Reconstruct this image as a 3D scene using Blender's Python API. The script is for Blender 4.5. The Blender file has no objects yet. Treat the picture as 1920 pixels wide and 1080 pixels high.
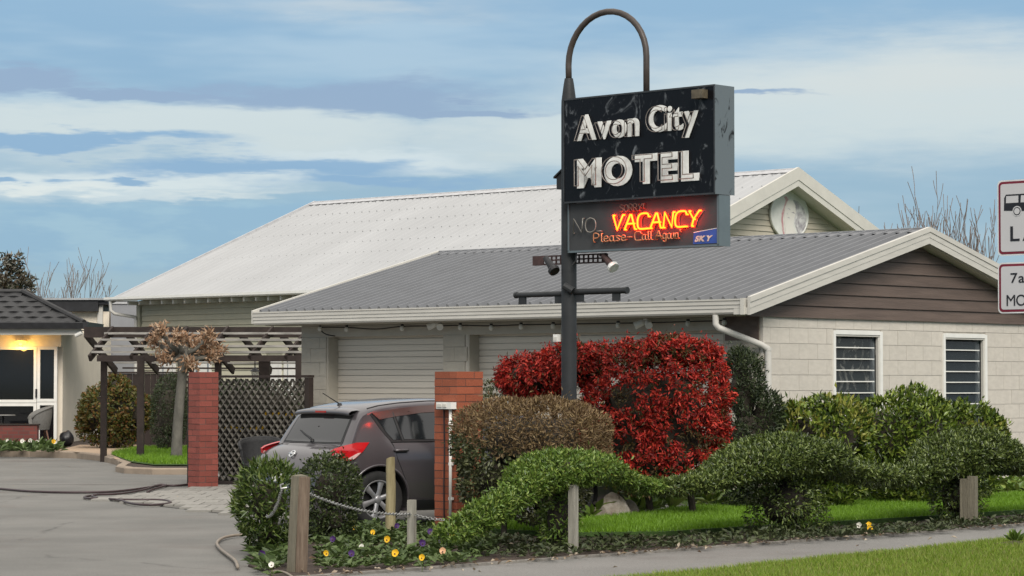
import bpy, bmesh, math, random
import numpy as np
from mathutils import Vector, Matrix
random.seed(11)
rng = np.random.default_rng(11)
SC = bpy.context.scene
COL = SC.collection
R = math.radians

# ------------------------------------------------------------------ camera
FPX, EYE = 4900.0, 1.6
PIT = math.atan(178 / FPX)
cam_d = bpy.data.cameras.new("camera")
cam_d.sensor_width = 36; cam_d.lens = 36 * FPX / 1920
cam_d.clip_start = 0.1; cam_d.clip_end = 4000
cam = bpy.data.objects.new("camera", cam_d); COL.objects.link(cam)
cam.location = (0, 0, EYE); cam.rotation_euler = (math.pi / 2 + PIT, 0, 0)
SC.camera = cam

# ------------------------------------------------------------------ exposure
vs = SC.view_settings
vs.view_transform = 'Standard'; vs.look = 'None'; vs.gamma = 1; vs.use_curve_mapping = False
vs.exposure = 1.0
KSKY = 0.5                      # the sky in view, scaled so that exposure 1.0 shows it as photographed

# ------------------------------------------------------------------ world / sky
SUN_EL, SUN_AZ = R(42), R(168)    # azimuth measured clockwise from +Y (the viewing direction)
def lin(c):
    return tuple(((v / 255) / 12.92 if v / 255 <= .04045 else ((v / 255 + .055) / 1.055) ** 2.4) for v in c)
def build_world():
    w = bpy.data.worlds.new("World"); SC.world = w; w.use_nodes = True
    nt = w.node_tree; nt.nodes.clear(); L = nt.links
    def node(t, **kw):
        n = nt.nodes.new(t)
        for k, v in kw.items(): setattr(n, k, v)
        return n
    def put(sock, v):
        if isinstance(v, (int, float)): sock.default_value = v
        elif isinstance(v, tuple): sock.default_value = v if len(v) == len(sock.default_value) else (*v, 1)
        else: L.new(v, sock)
    def m(op, a, b=0.0, clamp=False):
        n = node('ShaderNodeMath', operation=op, use_clamp=clamp); put(n.inputs[0], a); put(n.inputs[1], b); return n.outputs[0]
    def mix(f, a, b):
        n = node('ShaderNodeMix', data_type='RGBA'); put(n.inputs[0], f); put(n.inputs[6], a); put(n.inputs[7], b); return n.outputs[2]
    tc = node('ShaderNodeTexCoord'); sep = node('ShaderNodeSeparateXYZ'); L.new(tc.outputs['Generated'], sep.inputs[0])
    x, y, z = sep.outputs
    az = m('ARCTAN2', x, y); el = m('ARCSINE', z)
    def noise(vec, scale, detail, rough=.55):
        n = node('ShaderNodeTexNoise'); L.new(vec, n.inputs['Vector']); n.inputs['Scale'].default_value = scale
        n.inputs['Detail'].default_value = detail; n.inputs['Roughness'].default_value = rough; return n.outputs['Fac']
    def comb(a, b, c=0.0):
        n = node('ShaderNodeCombineXYZ'); put(n.inputs[0], a); put(n.inputs[1], b); put(n.inputs[2], c); return n.outputs[0]
    ps = comb(m('MULTIPLY', az, 1.0), m('MULTIPLY', el, 5.0))
    n1 = noise(ps, 9, 5, .58); n2 = noise(comb(m('MULTIPLY', az, 1.0), m('MULTIPLY', el, 4.0), 3.3), 22, 4, .6)
    n3 = noise(comb(m('MULTIPLY', az, 1.0), m('MULTIPLY', el, 7.0), 7.1), 40, 5, .62)
    wel = m('ADD', el, m('ADD', m('MULTIPLY', m('SUBTRACT', n1, .5), .030), m('MULTIPLY', m('SUBTRACT', n3, .5), .008)))
    waz = m('ADD', az, m('MULTIPLY', m('SUBTRACT', n2, .5), .10))
    def blob(px, py, sx, sy, soft=1.0):
        a = m('DIVIDE', m('SUBTRACT', waz, (px - 960) / FPX), sx / FPX)
        e = m('DIVIDE', m('SUBTRACT', wel, (718 - py) / FPX), sy / FPX)
        q = m('ADD', m('MULTIPLY', a, a), m('MULTIPLY', e, e))
        return m('POWER', 2.718, m('MULTIPLY', q, -soft))
    def union(bl):
        r = bl[0]
        for b in bl[1:]: r = m('MAXIMUM', r, b)
        return r
    def band(v, lo, hi):
        n = node('ShaderNodeMapRange', interpolation_type='SMOOTHSTEP'); put(n.inputs[0], v)
        n.inputs[1].default_value = lo; n.inputs[2].default_value = hi; return n.outputs[0]
    blue_hi, blue_lo = lin((138, 173, 201)), lin((157, 187, 203))
    base = mix(band(el, .02, .13), blue_lo, blue_hi)
    # generic thin streaks all over the sky
    gen = band(noise(comb(az, m('MULTIPLY', el, 6.0), 1.7), 5, 4, .6), .50, .72)
    base = mix(m('MULTIPLY', gen, .45), base, lin((188, 208, 220)))
    # pale veil to the right, and between the streaks on the left
    veil = union([blob(1750, 190, 800, 120), blob(1250, 250, 620, 80), blob(350, 248, 780, 50)])
    base = mix(m('MULTIPLY', band(veil, .12, .9), .9), base, lin((206, 217, 218)))
    warm = union([blob(1750, 150, 330, 60), blob(640, 10, 260, 26)])
    base = mix(m('MULTIPLY', warm, .45), base, lin((212, 214, 210)))
    dark = union([blob(20, 168, 150, 26), blob(250, 190, 260, 15), blob(620, 186, 330, 36), blob(870, 205, 190, 14), blob(1440, 180, 120, 9)])
    base = mix(m('MULTIPLY', band(dark, .18, .74), .95), base, lin((142, 166, 194)))
    white = union([blob(230, 338, 420, 34), blob(640, 300, 300, 26)])
    base = mix(m('MULTIPLY', band(white, .08, .9), .8), base, lin((222, 231, 231)))
    dark2 = union([blob(120, 268, 290, 17), blob(500, 312, 330, 26), blob(700, 340, 240, 18), blob(220, 335, 90, 10), blob(10, 335, 70, 7)])
    base = mix(m('MULTIPLY', band(dark2, .18, .80), .95), base, lin((134, 171, 204)))
    rim = union([blob(330, 368, 260, 9), blob(60, 352, 130, 8)])
    base = mix(m('MULTIPLY', band(rim, .15, .95), .7), base, lin((226, 232, 229)))
    low = m('MULTIPLY', band(blob(150, 440, 720, 62), .12, .5), 1.0)
    base = mix(low, base, mix(band(n2, .4, .62), lin((143, 180, 206)), lin((156, 190, 210))))
    # an overcast vault grows brighter from the horizon to the zenith
    base = mix(band(el, .15, .32), base, (.66, .635, .60))       # closed pale cloud overhead
    up = m('MAXIMUM', z, 0.0)
    gain = m('MULTIPLY', m('ADD', .93, m('MULTIPLY', up, 1.35)), KSKY)
    sky = node('ShaderNodeTexSky', sky_type='NISHITA'); sky.sun_disc = False
    sky.sun_elevation = SUN_EL; sky.sun_rotation = SUN_AZ; sky.dust_density = .6; sky.air_density = 1.0
    b1 = node('ShaderNodeBackground'); L.new(sky.outputs[0], b1.inputs[0]); b1.inputs[1].default_value = .06
    b2 = node('ShaderNodeBackground'); L.new(base, b2.inputs[0]); L.new(gain, b2.inputs[1])
    ms = node('ShaderNodeMixShader'); ms.inputs[0].default_value = .94
    L.new(b1.outputs[0], ms.inputs[1]); L.new(b2.outputs[0], ms.inputs[2])
    out = node('ShaderNodeOutputWorld'); L.new(ms.outputs[0], out.inputs[0])
build_world()
sd = bpy.data.lights.new("sun", 'SUN'); sd.energy = 1.5; sd.angle = R(30); sd.color = (1, .95, .87)
sun = bpy.data.objects.new("sun", sd); COL.objects.link(sun)
sv = Vector((math.sin(SUN_AZ) * math.cos(SUN_EL), math.cos(SUN_AZ) * math.cos(SUN_EL), math.sin(SUN_EL)))
sun.rotation_euler = sv.to_track_quat('Z', 'Y').to_euler()
SC.cycles.max_bounces = 5; SC.cycles.diffuse_bounces = 3; SC.cycles.glossy_bounces = 3; SC.cycles.transparent_max_bounces = 6

# ------------------------------------------------------------------ survey helpers (points in the place)
AS = R(43)                                     # the street runs 43 degrees to the right of the view
XS = np.array([math.cos(AS), -math.sin(AS), 0.]); YS = np.array([math.sin(AS), math.cos(AS), 0.]); ZS = np.array([0, 0, 1.])
EYEP = np.array([0, 0, EYE])
def _ray(px, py):
    u = (px - 960) / FPX; v = (540 - py) / FPX; c, s = math.cos(PIT), math.sin(PIT)
    return np.array([u, c - v * s, s + v * c])
def at(px, py, D):
    d = _ray(px, py); return EYEP + d * (D / d[1])
def gp(px, py, z=0.):
    d = _ray(px, py); return EYEP + d * ((z - EYE) / d[2])
def S(x, y, z=0.):
    return XS * x + YS * y + ZS * z
def toS(p):
    return float(np.dot(p, XS)), float(np.dot(p, YS))

# ------------------------------------------------------------------ materials
MATS = {}
def nodes_of(name):
    m = bpy.data.materials.new(name); m.use_nodes = True
    nt = m.node_tree; b = nt.nodes['Principled BSDF']
    return m, nt, b
def sset(b, k, v):
    if k in b.inputs: b.inputs[k].default_value = v
def mat(name, c, rough=.6, metal=0., var=.12, scale=6., bump=0., bscale=50., spec=.4, orand=0., coat=0., coatr=.06, stretch=None, c2=None, lo=.35, hi=.65, detail=6.):
    if name in MATS: return MATS[name]
    m, nt, b = nodes_of(name); L = nt.links
    tc = nt.nodes.new('ShaderNodeTexCoord'); vec = tc.outputs['Object']
    if stretch:
        mp = nt.nodes.new('ShaderNodeMapping'); mp.inputs['Scale'].default_value = stretch; L.new(vec, mp.inputs[0]); vec = mp.outputs[0]
    oi = nt.nodes.new('ShaderNodeObjectInfo')
    nz = nt.nodes.new('ShaderNodeTexNoise'); nz.noise_dimensions = '4D'
    L.new(vec, nz.inputs['Vector']); nz.inputs['Scale'].default_value = scale; nz.inputs['Detail'].default_value = detail
    nz.inputs['Roughness'].default_value = .6
    mw = nt.nodes.new('ShaderNodeMath'); mw.operation = 'MULTIPLY'; mw.inputs[1].default_value = 17.0; L.new(oi.outputs['Random'], mw.inputs[0]); L.new(mw.outputs[0], nz.inputs['W'])
    rp = nt.nodes.new('ShaderNodeValToRGB'); e = rp.color_ramp.elements
    e[0].position = lo; e[1].position = hi
    if c2 is None:
        e[0].color = (*[v * (1 - var) for v in c], 1); e[1].color = (*[min(v * (1 + var), .95) for v in c], 1)
    else:
        e[0].color = (*c, 1); e[1].color = (*c2, 1)
    L.new(nz.outputs['Fac'], rp.inputs[0]); col = rp.outputs[0]
    if orand:
        hs = nt.nodes.new('ShaderNodeHueSaturation'); mr = nt.nodes.new('ShaderNodeMapRange')
        L.new(oi.outputs['Random'], mr.inputs[0]); mr.inputs[3].default_value = 1 - orand; mr.inputs[4].default_value = 1 + orand
        L.new(mr.outputs[0], hs.inputs['Value']); L.new(col, hs.inputs['Color']); col = hs.outputs[0]
    L.new(col, b.inputs['Base Color'])
    b.inputs['Roughness'].default_value = rough; b.inputs['Metallic'].default_value = metal
    sset(b, 'Specular IOR Level', spec); sset(b, 'Coat Weight', coat); sset(b, 'Coat Roughness', coatr)
    if bump:
        n2 = nt.nodes.new('ShaderNodeTexNoise'); L.new(vec, n2.inputs['Vector']); n2.inputs['Scale'].default_value = bscale; n2.inputs['Detail'].default_value = 5
        bp = nt.nodes.new('ShaderNodeBump'); bp.inputs['Strength'].default_value = bump; bp.inputs['Distance'].default_value = .02
        L.new(n2.outputs['Fac'], bp.inputs['Height']); L.new(bp.outputs[0], b.inputs['Normal'])
    MATS[name] = m; return m
def leafmat(name, cols, rough=.45, trans=.25, spec=.4):
    spec = min(spec, .4)
    """leaf colours vary from leaf to leaf"""
    if name in MATS: return MATS[name]
    m, nt, b = nodes_of(name); L = nt.links
    g = nt.nodes.new('ShaderNodeNewGeometry'); rp = nt.nodes.new('ShaderNodeValToRGB'); cr = rp.color_ramp
    while len(cr.elements) < len(cols): cr.elements.new(.5)
    for i, c in enumerate(cols):
        cr.elements[i].position = i / max(1, len(cols) - 1); cr.elements[i].color = (*c, 1)
    L.new(g.outputs['Random Per Island'], rp.inputs[0]); L.new(rp.outputs[0], b.inputs['Base Color'])
    b.inputs['Roughness'].default_value = rough; sset(b, 'Specular IOR Level', spec)
    tr = nt.nodes.new('ShaderNodeBsdfTranslucent'); L.new(rp.outputs[0], tr.inputs[0])
    mx = nt.nodes.new('ShaderNodeMixShader'); mx.inputs[0].default_value = trans
    out = nt.nodes['Material Output']; L.new(b.outputs[0], mx.inputs[1]); L.new(tr.outputs[0], mx.inputs[2]); L.new(mx.outputs[0], out.inputs[0])
    MATS[name] = m; return m
def emit(name, c, s):
    if name in MATS: return MATS[name]
    m, nt, b = nodes_of(name)
    b.inputs['Base Color'].default_value = (*[min(v, 1) * .3 for v in c], 1)
    b.inputs['Emission Color'].default_value = (*c, 1); b.inputs['Emission Strength'].default_value = s
    MATS[name] = m; return m
def glass(name, tint=(.02, .025, .03), rough=.04, alpha=.55):
    if name in MATS: return MATS[name]
    m, nt, b = nodes_of(name); L = nt.links
    b.inputs['Base Color'].default_value = (*tint, 1); b.inputs['Roughness'].default_value = rough; sset(b, 'Specular IOR Level', .6)
    t = nt.nodes.new('ShaderNodeBsdfTransparent'); mx = nt.nodes.new('ShaderNodeMixShader'); mx.inputs[0].default_value = alpha
    out = nt.nodes['Material Output']; L.new(t.outputs[0], mx.inputs[1]); L.new(b.outputs[0], mx.inputs[2]); L.new(mx.outputs[0], out.inputs[0])
    MATS[name] = m; return m

def asphalt(name, c, c2, stain=(.09, .07, .065), crack=True):
    m, nt, b = nodes_of(name); L = nt.links
    tc = nt.nodes.new('ShaderNodeTexCoord')
    def nz(scale, detail=6, st=None, off=0.):
        mp = nt.nodes.new('ShaderNodeMapping'); mp.inputs['Location'].default_value = (off, off * .7, 0)
        if st: mp.inputs['Scale'].default_value = st
        L.new(tc.outputs['Object'], mp.inputs[0])
        n = nt.nodes.new('ShaderNodeTexNoise'); L.new(mp.outputs[0], n.inputs['Vector']); n.inputs['Scale'].default_value = scale; n.inputs['Detail'].default_value = detail; n.inputs['Roughness'].default_value = .62
        return n.outputs['Fac']
    def ramp(f, p0, p1):
        n = nt.nodes.new('ShaderNodeMapRange'); n.interpolation_type = 'SMOOTHSTEP'; L.new(f, n.inputs[0]); n.inputs[1].default_value = p0; n.inputs[2].default_value = p1; return n.outputs[0]
    def mix(f, a, bb):
        n = nt.nodes.new('ShaderNodeMix'); n.data_type = 'RGBA'
        if isinstance(f, float): n.inputs[0].default_value = f
        else: L.new(f, n.inputs[0])
        for s, v in ((n.inputs[6], a), (n.inputs[7], bb)):
            if isinstance(v, tuple): s.default_value = (*v, 1)
            else: L.new(v, s)
        return n.outputs[2]
    col = mix(ramp(nz(.55), .3, .7), c, c2)
    sp = nt.nodes.new('ShaderNodeMath'); sp.operation = 'MULTIPLY'; L.new(ramp(nz(.35, 7, None, 9.), .52, .75), sp.inputs[0]); sp.inputs[1].default_value = .8
    col = mix(sp.outputs[0], col, stain)
    gr = nt.nodes.new('ShaderNodeMath'); gr.operation = 'MULTIPLY'; L.new(ramp(nz(95, 3, None, 2.), .5, .72), gr.inputs[0]); gr.inputs[1].default_value = .5
    col = mix(gr.outputs[0], col, tuple(v * 1.7 for v in c2))
    g2 = nt.nodes.new('ShaderNodeMath'); g2.operation = 'MULTIPLY'; L.new(ramp(nz(60, 3, None, 5.), .52, .7), g2.inputs[0]); g2.inputs[1].default_value = .6
    col = mix(g2.outputs[0], col, tuple(v * .45 for v in c))
    if crack:
        vo = nt.nodes.new('ShaderNodeTexVoronoi'); vo.feature = 'DISTANCE_TO_EDGE'; vo.inputs['Scale'].default_value = .22
        wv = nt.nodes.new('ShaderNodeMixRGB'); wv.blend_type = 'ADD'; wv.inputs[0].default_value = .5
        nn = nt.nodes.new('ShaderNodeTexNoise'); nn.inputs['Scale'].default_value = 1.2; nn.inputs['Detail'].default_value = 6
        L.new(tc.outputs['Object'], nn.inputs['Vector']); L.new(tc.outputs['Object'], wv.inputs[1]); L.new(nn.outputs['Color'], wv.inputs[2]); L.new(wv.outputs[0], vo.inputs['Vector'])
        mr = nt.nodes.new('ShaderNodeMapRange'); L.new(vo.outputs['Distance'], mr.inputs[0]); mr.inputs[1].default_value = 0; mr.inputs[2].default_value = .008; mr.inputs[3].default_value = .45; mr.inputs[4].default_value = 0
        mm = nt.nodes.new('ShaderNodeMath'); mm.operation = 'MULTIPLY'; L.new(mr.outputs[0], mm.inputs[0]); L.new(ramp(nz(.5, 3, None, 4.), .45, .6), mm.inputs[1])
        col = mix(mm.outputs[0], col, (.03, .028, .026))
    L.new(col, b.inputs['Base Color']); b.inputs['Roughness'].default_value = .88; sset(b, 'Specular IOR Level', .25)
    bp = nt.nodes.new('ShaderNodeBump'); bp.inputs['Strength'].default_value = .5; bp.inputs['Distance'].default_value = .01
    L.new(nz(70, 4), bp.inputs['Height']); L.new(bp.outputs[0], b.inputs['Normal'])
    return m

def peeling(name, c, patch, lo, hi, rough=.28, scale=5., st=(1, 1, 1)):
    """old painted sheet metal with scuffed, faded patches"""
    m, nt, b = nodes_of(name); L = nt.links
    tc = nt.nodes.new('ShaderNodeTexCoord'); mp = nt.nodes.new('ShaderNodeMapping'); mp.inputs['Scale'].default_value = st; L.new(tc.outputs['Object'], mp.inputs[0])
    n = nt.nodes.new('ShaderNodeTexNoise'); L.new(mp.outputs[0], n.inputs['Vector']); n.inputs['Scale'].default_value = scale; n.inputs['Detail'].default_value = 9; n.inputs['Distortion'].default_value = 1.6; n.inputs['Roughness'].default_value = .62
    mr = nt.nodes.new('ShaderNodeMapRange'); mr.interpolation_type = 'SMOOTHSTEP'; L.new(n.outputs['Fac'], mr.inputs[0]); mr.inputs[1].default_value = lo; mr.inputs[2].default_value = hi
    mx = nt.nodes.new('ShaderNodeMix'); mx.data_type = 'RGBA'; L.new(mr.outputs[0], mx.inputs[0]); mx.inputs[6].default_value = (*c, 1); mx.inputs[7].default_value = (*patch, 1)
    L.new(mx.outputs[2], b.inputs['Base Color'])
    r2 = nt.nodes.new('ShaderNodeMapRange'); L.new(mr.outputs[0], r2.inputs[0]); sset(b, 'Specular IOR Level', .18); r2.inputs[3].default_value = rough; r2.inputs[4].default_value = .6
    L.new(r2.outputs[0], b.inputs['Roughness'])
    bp = nt.nodes.new('ShaderNodeBump'); bp.inputs['Strength'].default_value = .15; bp.inputs['Distance'].default_value = .01; L.new(n.outputs['Fac'], bp.inputs['Height']); L.new(bp.outputs[0], b.inputs['Normal'])
    return m

M_GREYROOF = mat('grey_roof_steel', (.112, .117, .127), .38, .0, .08, 2.5, spec=.5)
M_WHITEROOF = mat('white_roof_steel', (.355, .36, .365), .5, 0, .07, .7, spec=.35, stretch=(1, .25, 1))
M_WROOFEDGE = mat('pale_grey_flashing', (.42, .42, .43), .5)
M_FASCIA = mat('cream_fascia', (.52, .50, .455), .45, 0, .07, 3., stretch=(1, 1, 6))
M_CREAM = mat('cream_trim', (.56, .54, .49), .5, 0, .05, 4)
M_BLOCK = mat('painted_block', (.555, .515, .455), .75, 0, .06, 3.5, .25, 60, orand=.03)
M_BLOCKL = mat('painted_block_shaded', (.395, .365, .31), .75, 0, .06, 3.5, .25, 60, orand=.03)  # same block paint, darkened for the eave shade on the long side
M_JOINT = mat('block_joint', (.505, .468, .412), .85)
M_BROWNB = mat('brown_board', (.108, .078, .064), .6, 0, .18, 5., .25, 30, stretch=(1, .25, 3), orand=.06)
M_WEATHERB = mat('olive_weatherboard', (.44, .42, .32), .6, 0, .05, 3, orand=.04)
M_GABLEB = mat('cream_weatherboard', (.50, .45, .36), .6, 0, .05, 3, orand=.04)
M_DOOR = mat('roller_door_steel', (.60, .55, .475), .5, 0, .06, 3, orand=.02)
M_WHITE = mat('white_paint', (.74, .73, .69), .45, 0, .05, 6)
M_PVC = mat('downpipe_plastic', (.56, .54, .50), .5, 0, .06, 5)
M_BLACK = mat('black_metal', (.018, .018, .020), .5, 0, .3, 8)
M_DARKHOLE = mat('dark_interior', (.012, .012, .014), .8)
M_BRICKR = mat('orange_brick', (.30, .085, .042), .8, 0, .22, 14, .4, 60, orand=.18)
M_BRICKL = mat('red_brick', (.235, .062, .047), .8, 0, .2, 14, .4, 60, orand=.16)
M_MORTAR = mat('mortar', (.10, .07, .06), .9)
M_BARK_CORE = mat('bark_and_shade_core', (.034, .028, .020), .9, 0, .3, 10, .5, 30)  # bark of trunks, also the dark of the solid shrub cores
M_GREYBARK = mat('grey_bark', (.115, .108, .092), .9, 0, .25, 9, .6, 25, stretch=(1, 1, .4))
M_TWIG = mat('bare_twig', (.19, .155, .14), .9, 0, .2, 5)
M_SOIL = mat('soil', (.050, .036, .028), .95, 0, .4, 7, .8, 40)
M_WOOD = mat('weathered_post_wood', (.12, .108, .08), .85, 0, .38, 7, .6, 30, stretch=(6, 6, .5), c2=(.23, .205, .15), lo=.3, hi=.75)
M_DARKWOOD = mat('stained_timber', (.026, .017, .014), .75, 0, .3, 6, .3, 30)
M_LATTICE = mat('lattice_timber', (.115, .106, .092), .85, 0, .25, 9, .3, 40, orand=.25)
M_BATTEN = mat('weathered_batten', (.27, .255, .235), .85, 0, .3, 5, .3, 30, stretch=(.6, 4, 4))
M_POLE = mat('pole_paint', (.030, .032, .034), .5, 0, .18, 4, .1, 30, spec=.25)
M_ARCH = mat('arch_paint', (.060, .048, .042), .45, 0, .3, 5)
M_CONCRETE = mat('kerb_concrete', (.27, .215, .165), .85, 0, .14, 3, .3, 60)
M_RENDER = mat('beige_render', (.78, .70, .58), .8, 0, .05, 2, .2, 80)
M_CHAIN = mat('galvanised_chain', (.34, .34, .33), .4, .7, .2, 20)
M_TILE = mat('black_roof_tile', (.020, .020, .021), .55, 0, .25, 8, orand=.25)

# ------------------------------------------------------------------ mesh helpers
class MB:
    def __init__(s): s.v = []; s.f = []
    def add(s, vs_, fs):
        o = len(s.v); s.v += [tuple(map(float, p)) for p in vs_]; s.f += [tuple(o + i for i in f) for f in fs]; return s
    def box(s, x0, x1, y0, y1, z0, z1):
        return s.add([(x0, y0, z0), (x1, y0, z0), (x1, y1, z0), (x0, y1, z0), (x0, y0, z1), (x1, y0, z1), (x1, y1, z1), (x0, y1, z1)],
                     [(0, 3, 2, 1), (4, 5, 6, 7), (0, 1, 5, 4), (1, 2, 6, 5), (2, 3, 7, 6), (3, 0, 4, 7)])
    def beam(s, a, b, w, h, up=(0, 0, 1)):
        a, b, up = Vector(a), Vector(b), Vector(up); d = (b - a).normalized()
        sd_ = d.cross(up)
        if sd_.length < 1e-4: sd_ = d.cross(Vector((1, 0, 0)))
        sd_.normalize(); u = sd_.cross(d).normalized()
        P = [p + sd_ * (sx * w / 2) + u * (sy * h / 2) for p in (a, b) for sx, sy in ((-1, -1), (1, -1), (1, 1), (-1, 1))]
        return s.add(P, [(3, 2, 1, 0), (4, 5, 6, 7), (0, 1, 5, 4), (1, 2, 6, 5), (2, 3, 7, 6), (3, 0, 4, 7)])
    def prism(s, poly, axis, a, b):
        """extrude polygon; axis x: poly=(y,z); y: (x,z); z: (x,y)"""
        def P(p, t): return {'x': (t, p[0], p[1]), 'y': (p[0], t, p[1]), 'z': (p[0], p[1], t)}[axis]
        n = len(poly)
        return s.add([P(p, a) for p in poly] + [P(p, b) for p in poly],
                     [tuple(range(n))[::-1], tuple(range(n, 2 * n))] + [(i, (i + 1) % n, n + (i + 1) % n, n + i) for i in range(n)])
    def tube(s, pts, r, n=8, closed=False, caps=True):
        pts = [Vector(p) for p in pts]; N = len(pts); rs = r if isinstance(r, (list, tuple)) else [r] * N
        o = len(s.v); prev = None
        for i, p in enumerate(pts):
            if closed: d = pts[(i + 1) % N] - pts[i - 1]
            else: d = pts[min(i + 1, N - 1)] - pts[max(i - 1, 0)]
            if d.length < 1e-9: d = Vector((0, 0, 1))
            d.normalize()
            if prev is None:
                a = d.cross(Vector((0, 0, 1)))
                if a.length < 1e-3: a = d.cross(Vector((1, 0, 0)))
            else:
                a = prev - d * prev.dot(d)
                if a.length < 1e-6: a = d.cross(Vector((1, 0, 0)))
            a.normalize(); prev = a; b = d.cross(a)
            for k in range(n):
                t = 2 * math.pi * k / n; q = p + (a * math.cos(t) + b * math.sin(t)) * rs[i]; s.v.append(tuple(q))
        for i in range(N if closed else N - 1):
            j = (i + 1) % N
            for k in range(n): s.f.append((o + i * n + k, o + i * n + (k + 1) % n, o + j * n + (k + 1) % n, o + j * n + k))
        if caps and not closed:
            s.f.append(tuple(o + k for k in range(n))[::-1]); s.f.append(tuple(o + (N - 1) * n + k for k in range(n)))
        return s
    def lathe(s, prof, n=24, axis='z', c=(0, 0, 0), a0=0., a1=2 * math.pi):
        full = abs(a1 - a0 - 2 * math.pi) < 1e-6; o = len(s.v); m = n if full else n + 1
        for r, h in prof:
            for k in range(m):
                t = a0 + (a1 - a0) * k / n; x, y = r * math.cos(t), r * math.sin(t)
                p = {'z': (x, y, h), 'x': (h, x, y), 'y': (x, h, y)}[axis]
                s.v.append((p[0] + c[0], p[1] + c[1], p[2] + c[2]))
        for i in range(len(prof) - 1):
            for k in range(n):
                k2 = (k + 1) % m
                s.f.append((o + i * m + k, o + i * m + k2, o + (i + 1) * m + k2, o + (i + 1) * m + k))
        return s
    def grid(s, P):
        o = len(s.v); r, c = len(P), len(P[0])
        for row in P: s.v += [tuple(map(float, p)) for p in row]
        for i in range(r - 1):
            for j in range(c - 1): s.f.append((o + i * c + j, o + i * c + j + 1, o + (i + 1) * c + j + 1, o + (i + 1) * c + j))
        return s
    def mesh(s, name, m=None, smooth=False):
        me = bpy.data.meshes.new(name); me.from_pydata(s.v, [], s.f); me.validate()
        bm = bmesh.new(); bm.from_mesh(me); bmesh.ops.recalc_face_normals(bm, faces=bm.faces); bm.to_mesh(me); bm.free()
        if smooth:
            for p in me.polygons: p.use_smooth = True
        if m: me.materials.append(m)
        return me
    def build(s, name, m, parent=None, smooth=False, loc=None, rot=None):
        return link(name, s.mesh(name, m, smooth), parent, loc, rot)
def link(name, me, parent=None, loc=None, rot=None, scale=None):
    o = bpy.data.objects.new(name, me); COL.objects.link(o)
    if parent is not None: o.parent = parent
    if loc is not None: o.location = tuple(map(float, loc))
    if rot is not None: o.rotation_euler = rot
    if scale is not None: o.scale = scale
    return o
def smooth_by_angle(o, a=35):
    me = o.data
    for p in me.polygons: p.use_smooth = True
    bm = bmesh.new(); bm.from_mesh(me)
    for e in bm.edges:
        if len(e.link_faces) == 2 and e.calc_face_angle(0) > R(a): e.smooth = False
    bm.to_mesh(me); bm.free()
def tag(o, label=None, cat=None, group=None, kind=None):
    if label: o['label'] = label
    if cat: o['category'] = cat
    if group: o['group'] = group
    if kind: o['kind'] = kind
    return o
def thing(name, label, cat, loc=(0, 0, 0), rz=0., group=None):
    o = bpy.data.objects.new(name, None); COL.objects.link(o); o.empty_display_size = .2
    o.location = tuple(map(float, loc)); o.rotation_euler = (0, 0, rz)
    return tag(o, label, cat, group)
def struct(name, mb, m, **kw): return tag(mb.build(name, m, **kw), kind='structure')
_cubes = {}
def cube(name, parent, m, c, d, rz=0., bev=0.):
    """a piece: one box shared between alike pieces, scaled"""
    key = (name, m.name)
    if key not in _cubes: _cubes[key] = MB().box(-.5, .5, -.5, .5, -.5, .5).mesh(name, m)
    return link(name, _cubes[key], parent, c, (0, 0, rz), d)
def np_mesh(name, V, F, m):
    me = bpy.data.meshes.new(name); V = np.asarray(V, dtype=np.float32); F = np.asarray(F, dtype=np.int32); k = F.shape[1]
    me.vertices.add(len(V)); me.vertices.foreach_set('co', V.ravel())
    me.loops.add(F.size); me.loops.foreach_set('vertex_index', F.ravel())
    me.polygons.add(len(F)); me.polygons.foreach_set('loop_start', np.arange(len(F), dtype=np.int32) * k)
    me.update(calc_edges=True); me.validate(); me.materials.append(m); return me
def unit(a): return a / np.maximum(np.linalg.norm(a, axis=1, keepdims=True), 1e-9)
def leaf_arrays(p, d, L, Wd, fold=.25, curl=.25, up=None):
    n = len(p); d = unit(d); r = rng.normal(size=(n, 3))
    if up is not None: r = r * .45 + np.cross(d, unit(up)) * 1.0
    s = unit(r - d * np.sum(r * d, 1, keepdims=True)); nn = np.cross(s, d)
    L = np.broadcast_to(np.asarray(L, float).reshape(-1, 1), (n, 1)); Wd = np.broadcast_to(np.asarray(Wd, float).reshape(-1, 1), (n, 1))
    a = p; tip = p + d * L - nn * L * curl * rng.random((n, 1)); mid = p + d * L * .45
    l = mid + s * Wd * .5 + nn * Wd * fold; q = mid - s * Wd * .5 + nn * Wd * fold
    V = np.stack([a, l, tip, q], 1).reshape(-1, 3); b = np.arange(n)[:, None] * 4
    F = np.concatenate([b + np.array([[0, 1, 2]]), b + np.array([[0, 2, 3]])], 0)
    return V, F
def wob(p, f, seed=0):
    g = np.random.default_rng(seed + 100); o = np.zeros(len(p))
    for k in range(6):
        w = g.normal(size=3) * f; o += np.sin(p @ w + g.random() * 6.28)
    return o / 6
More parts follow.
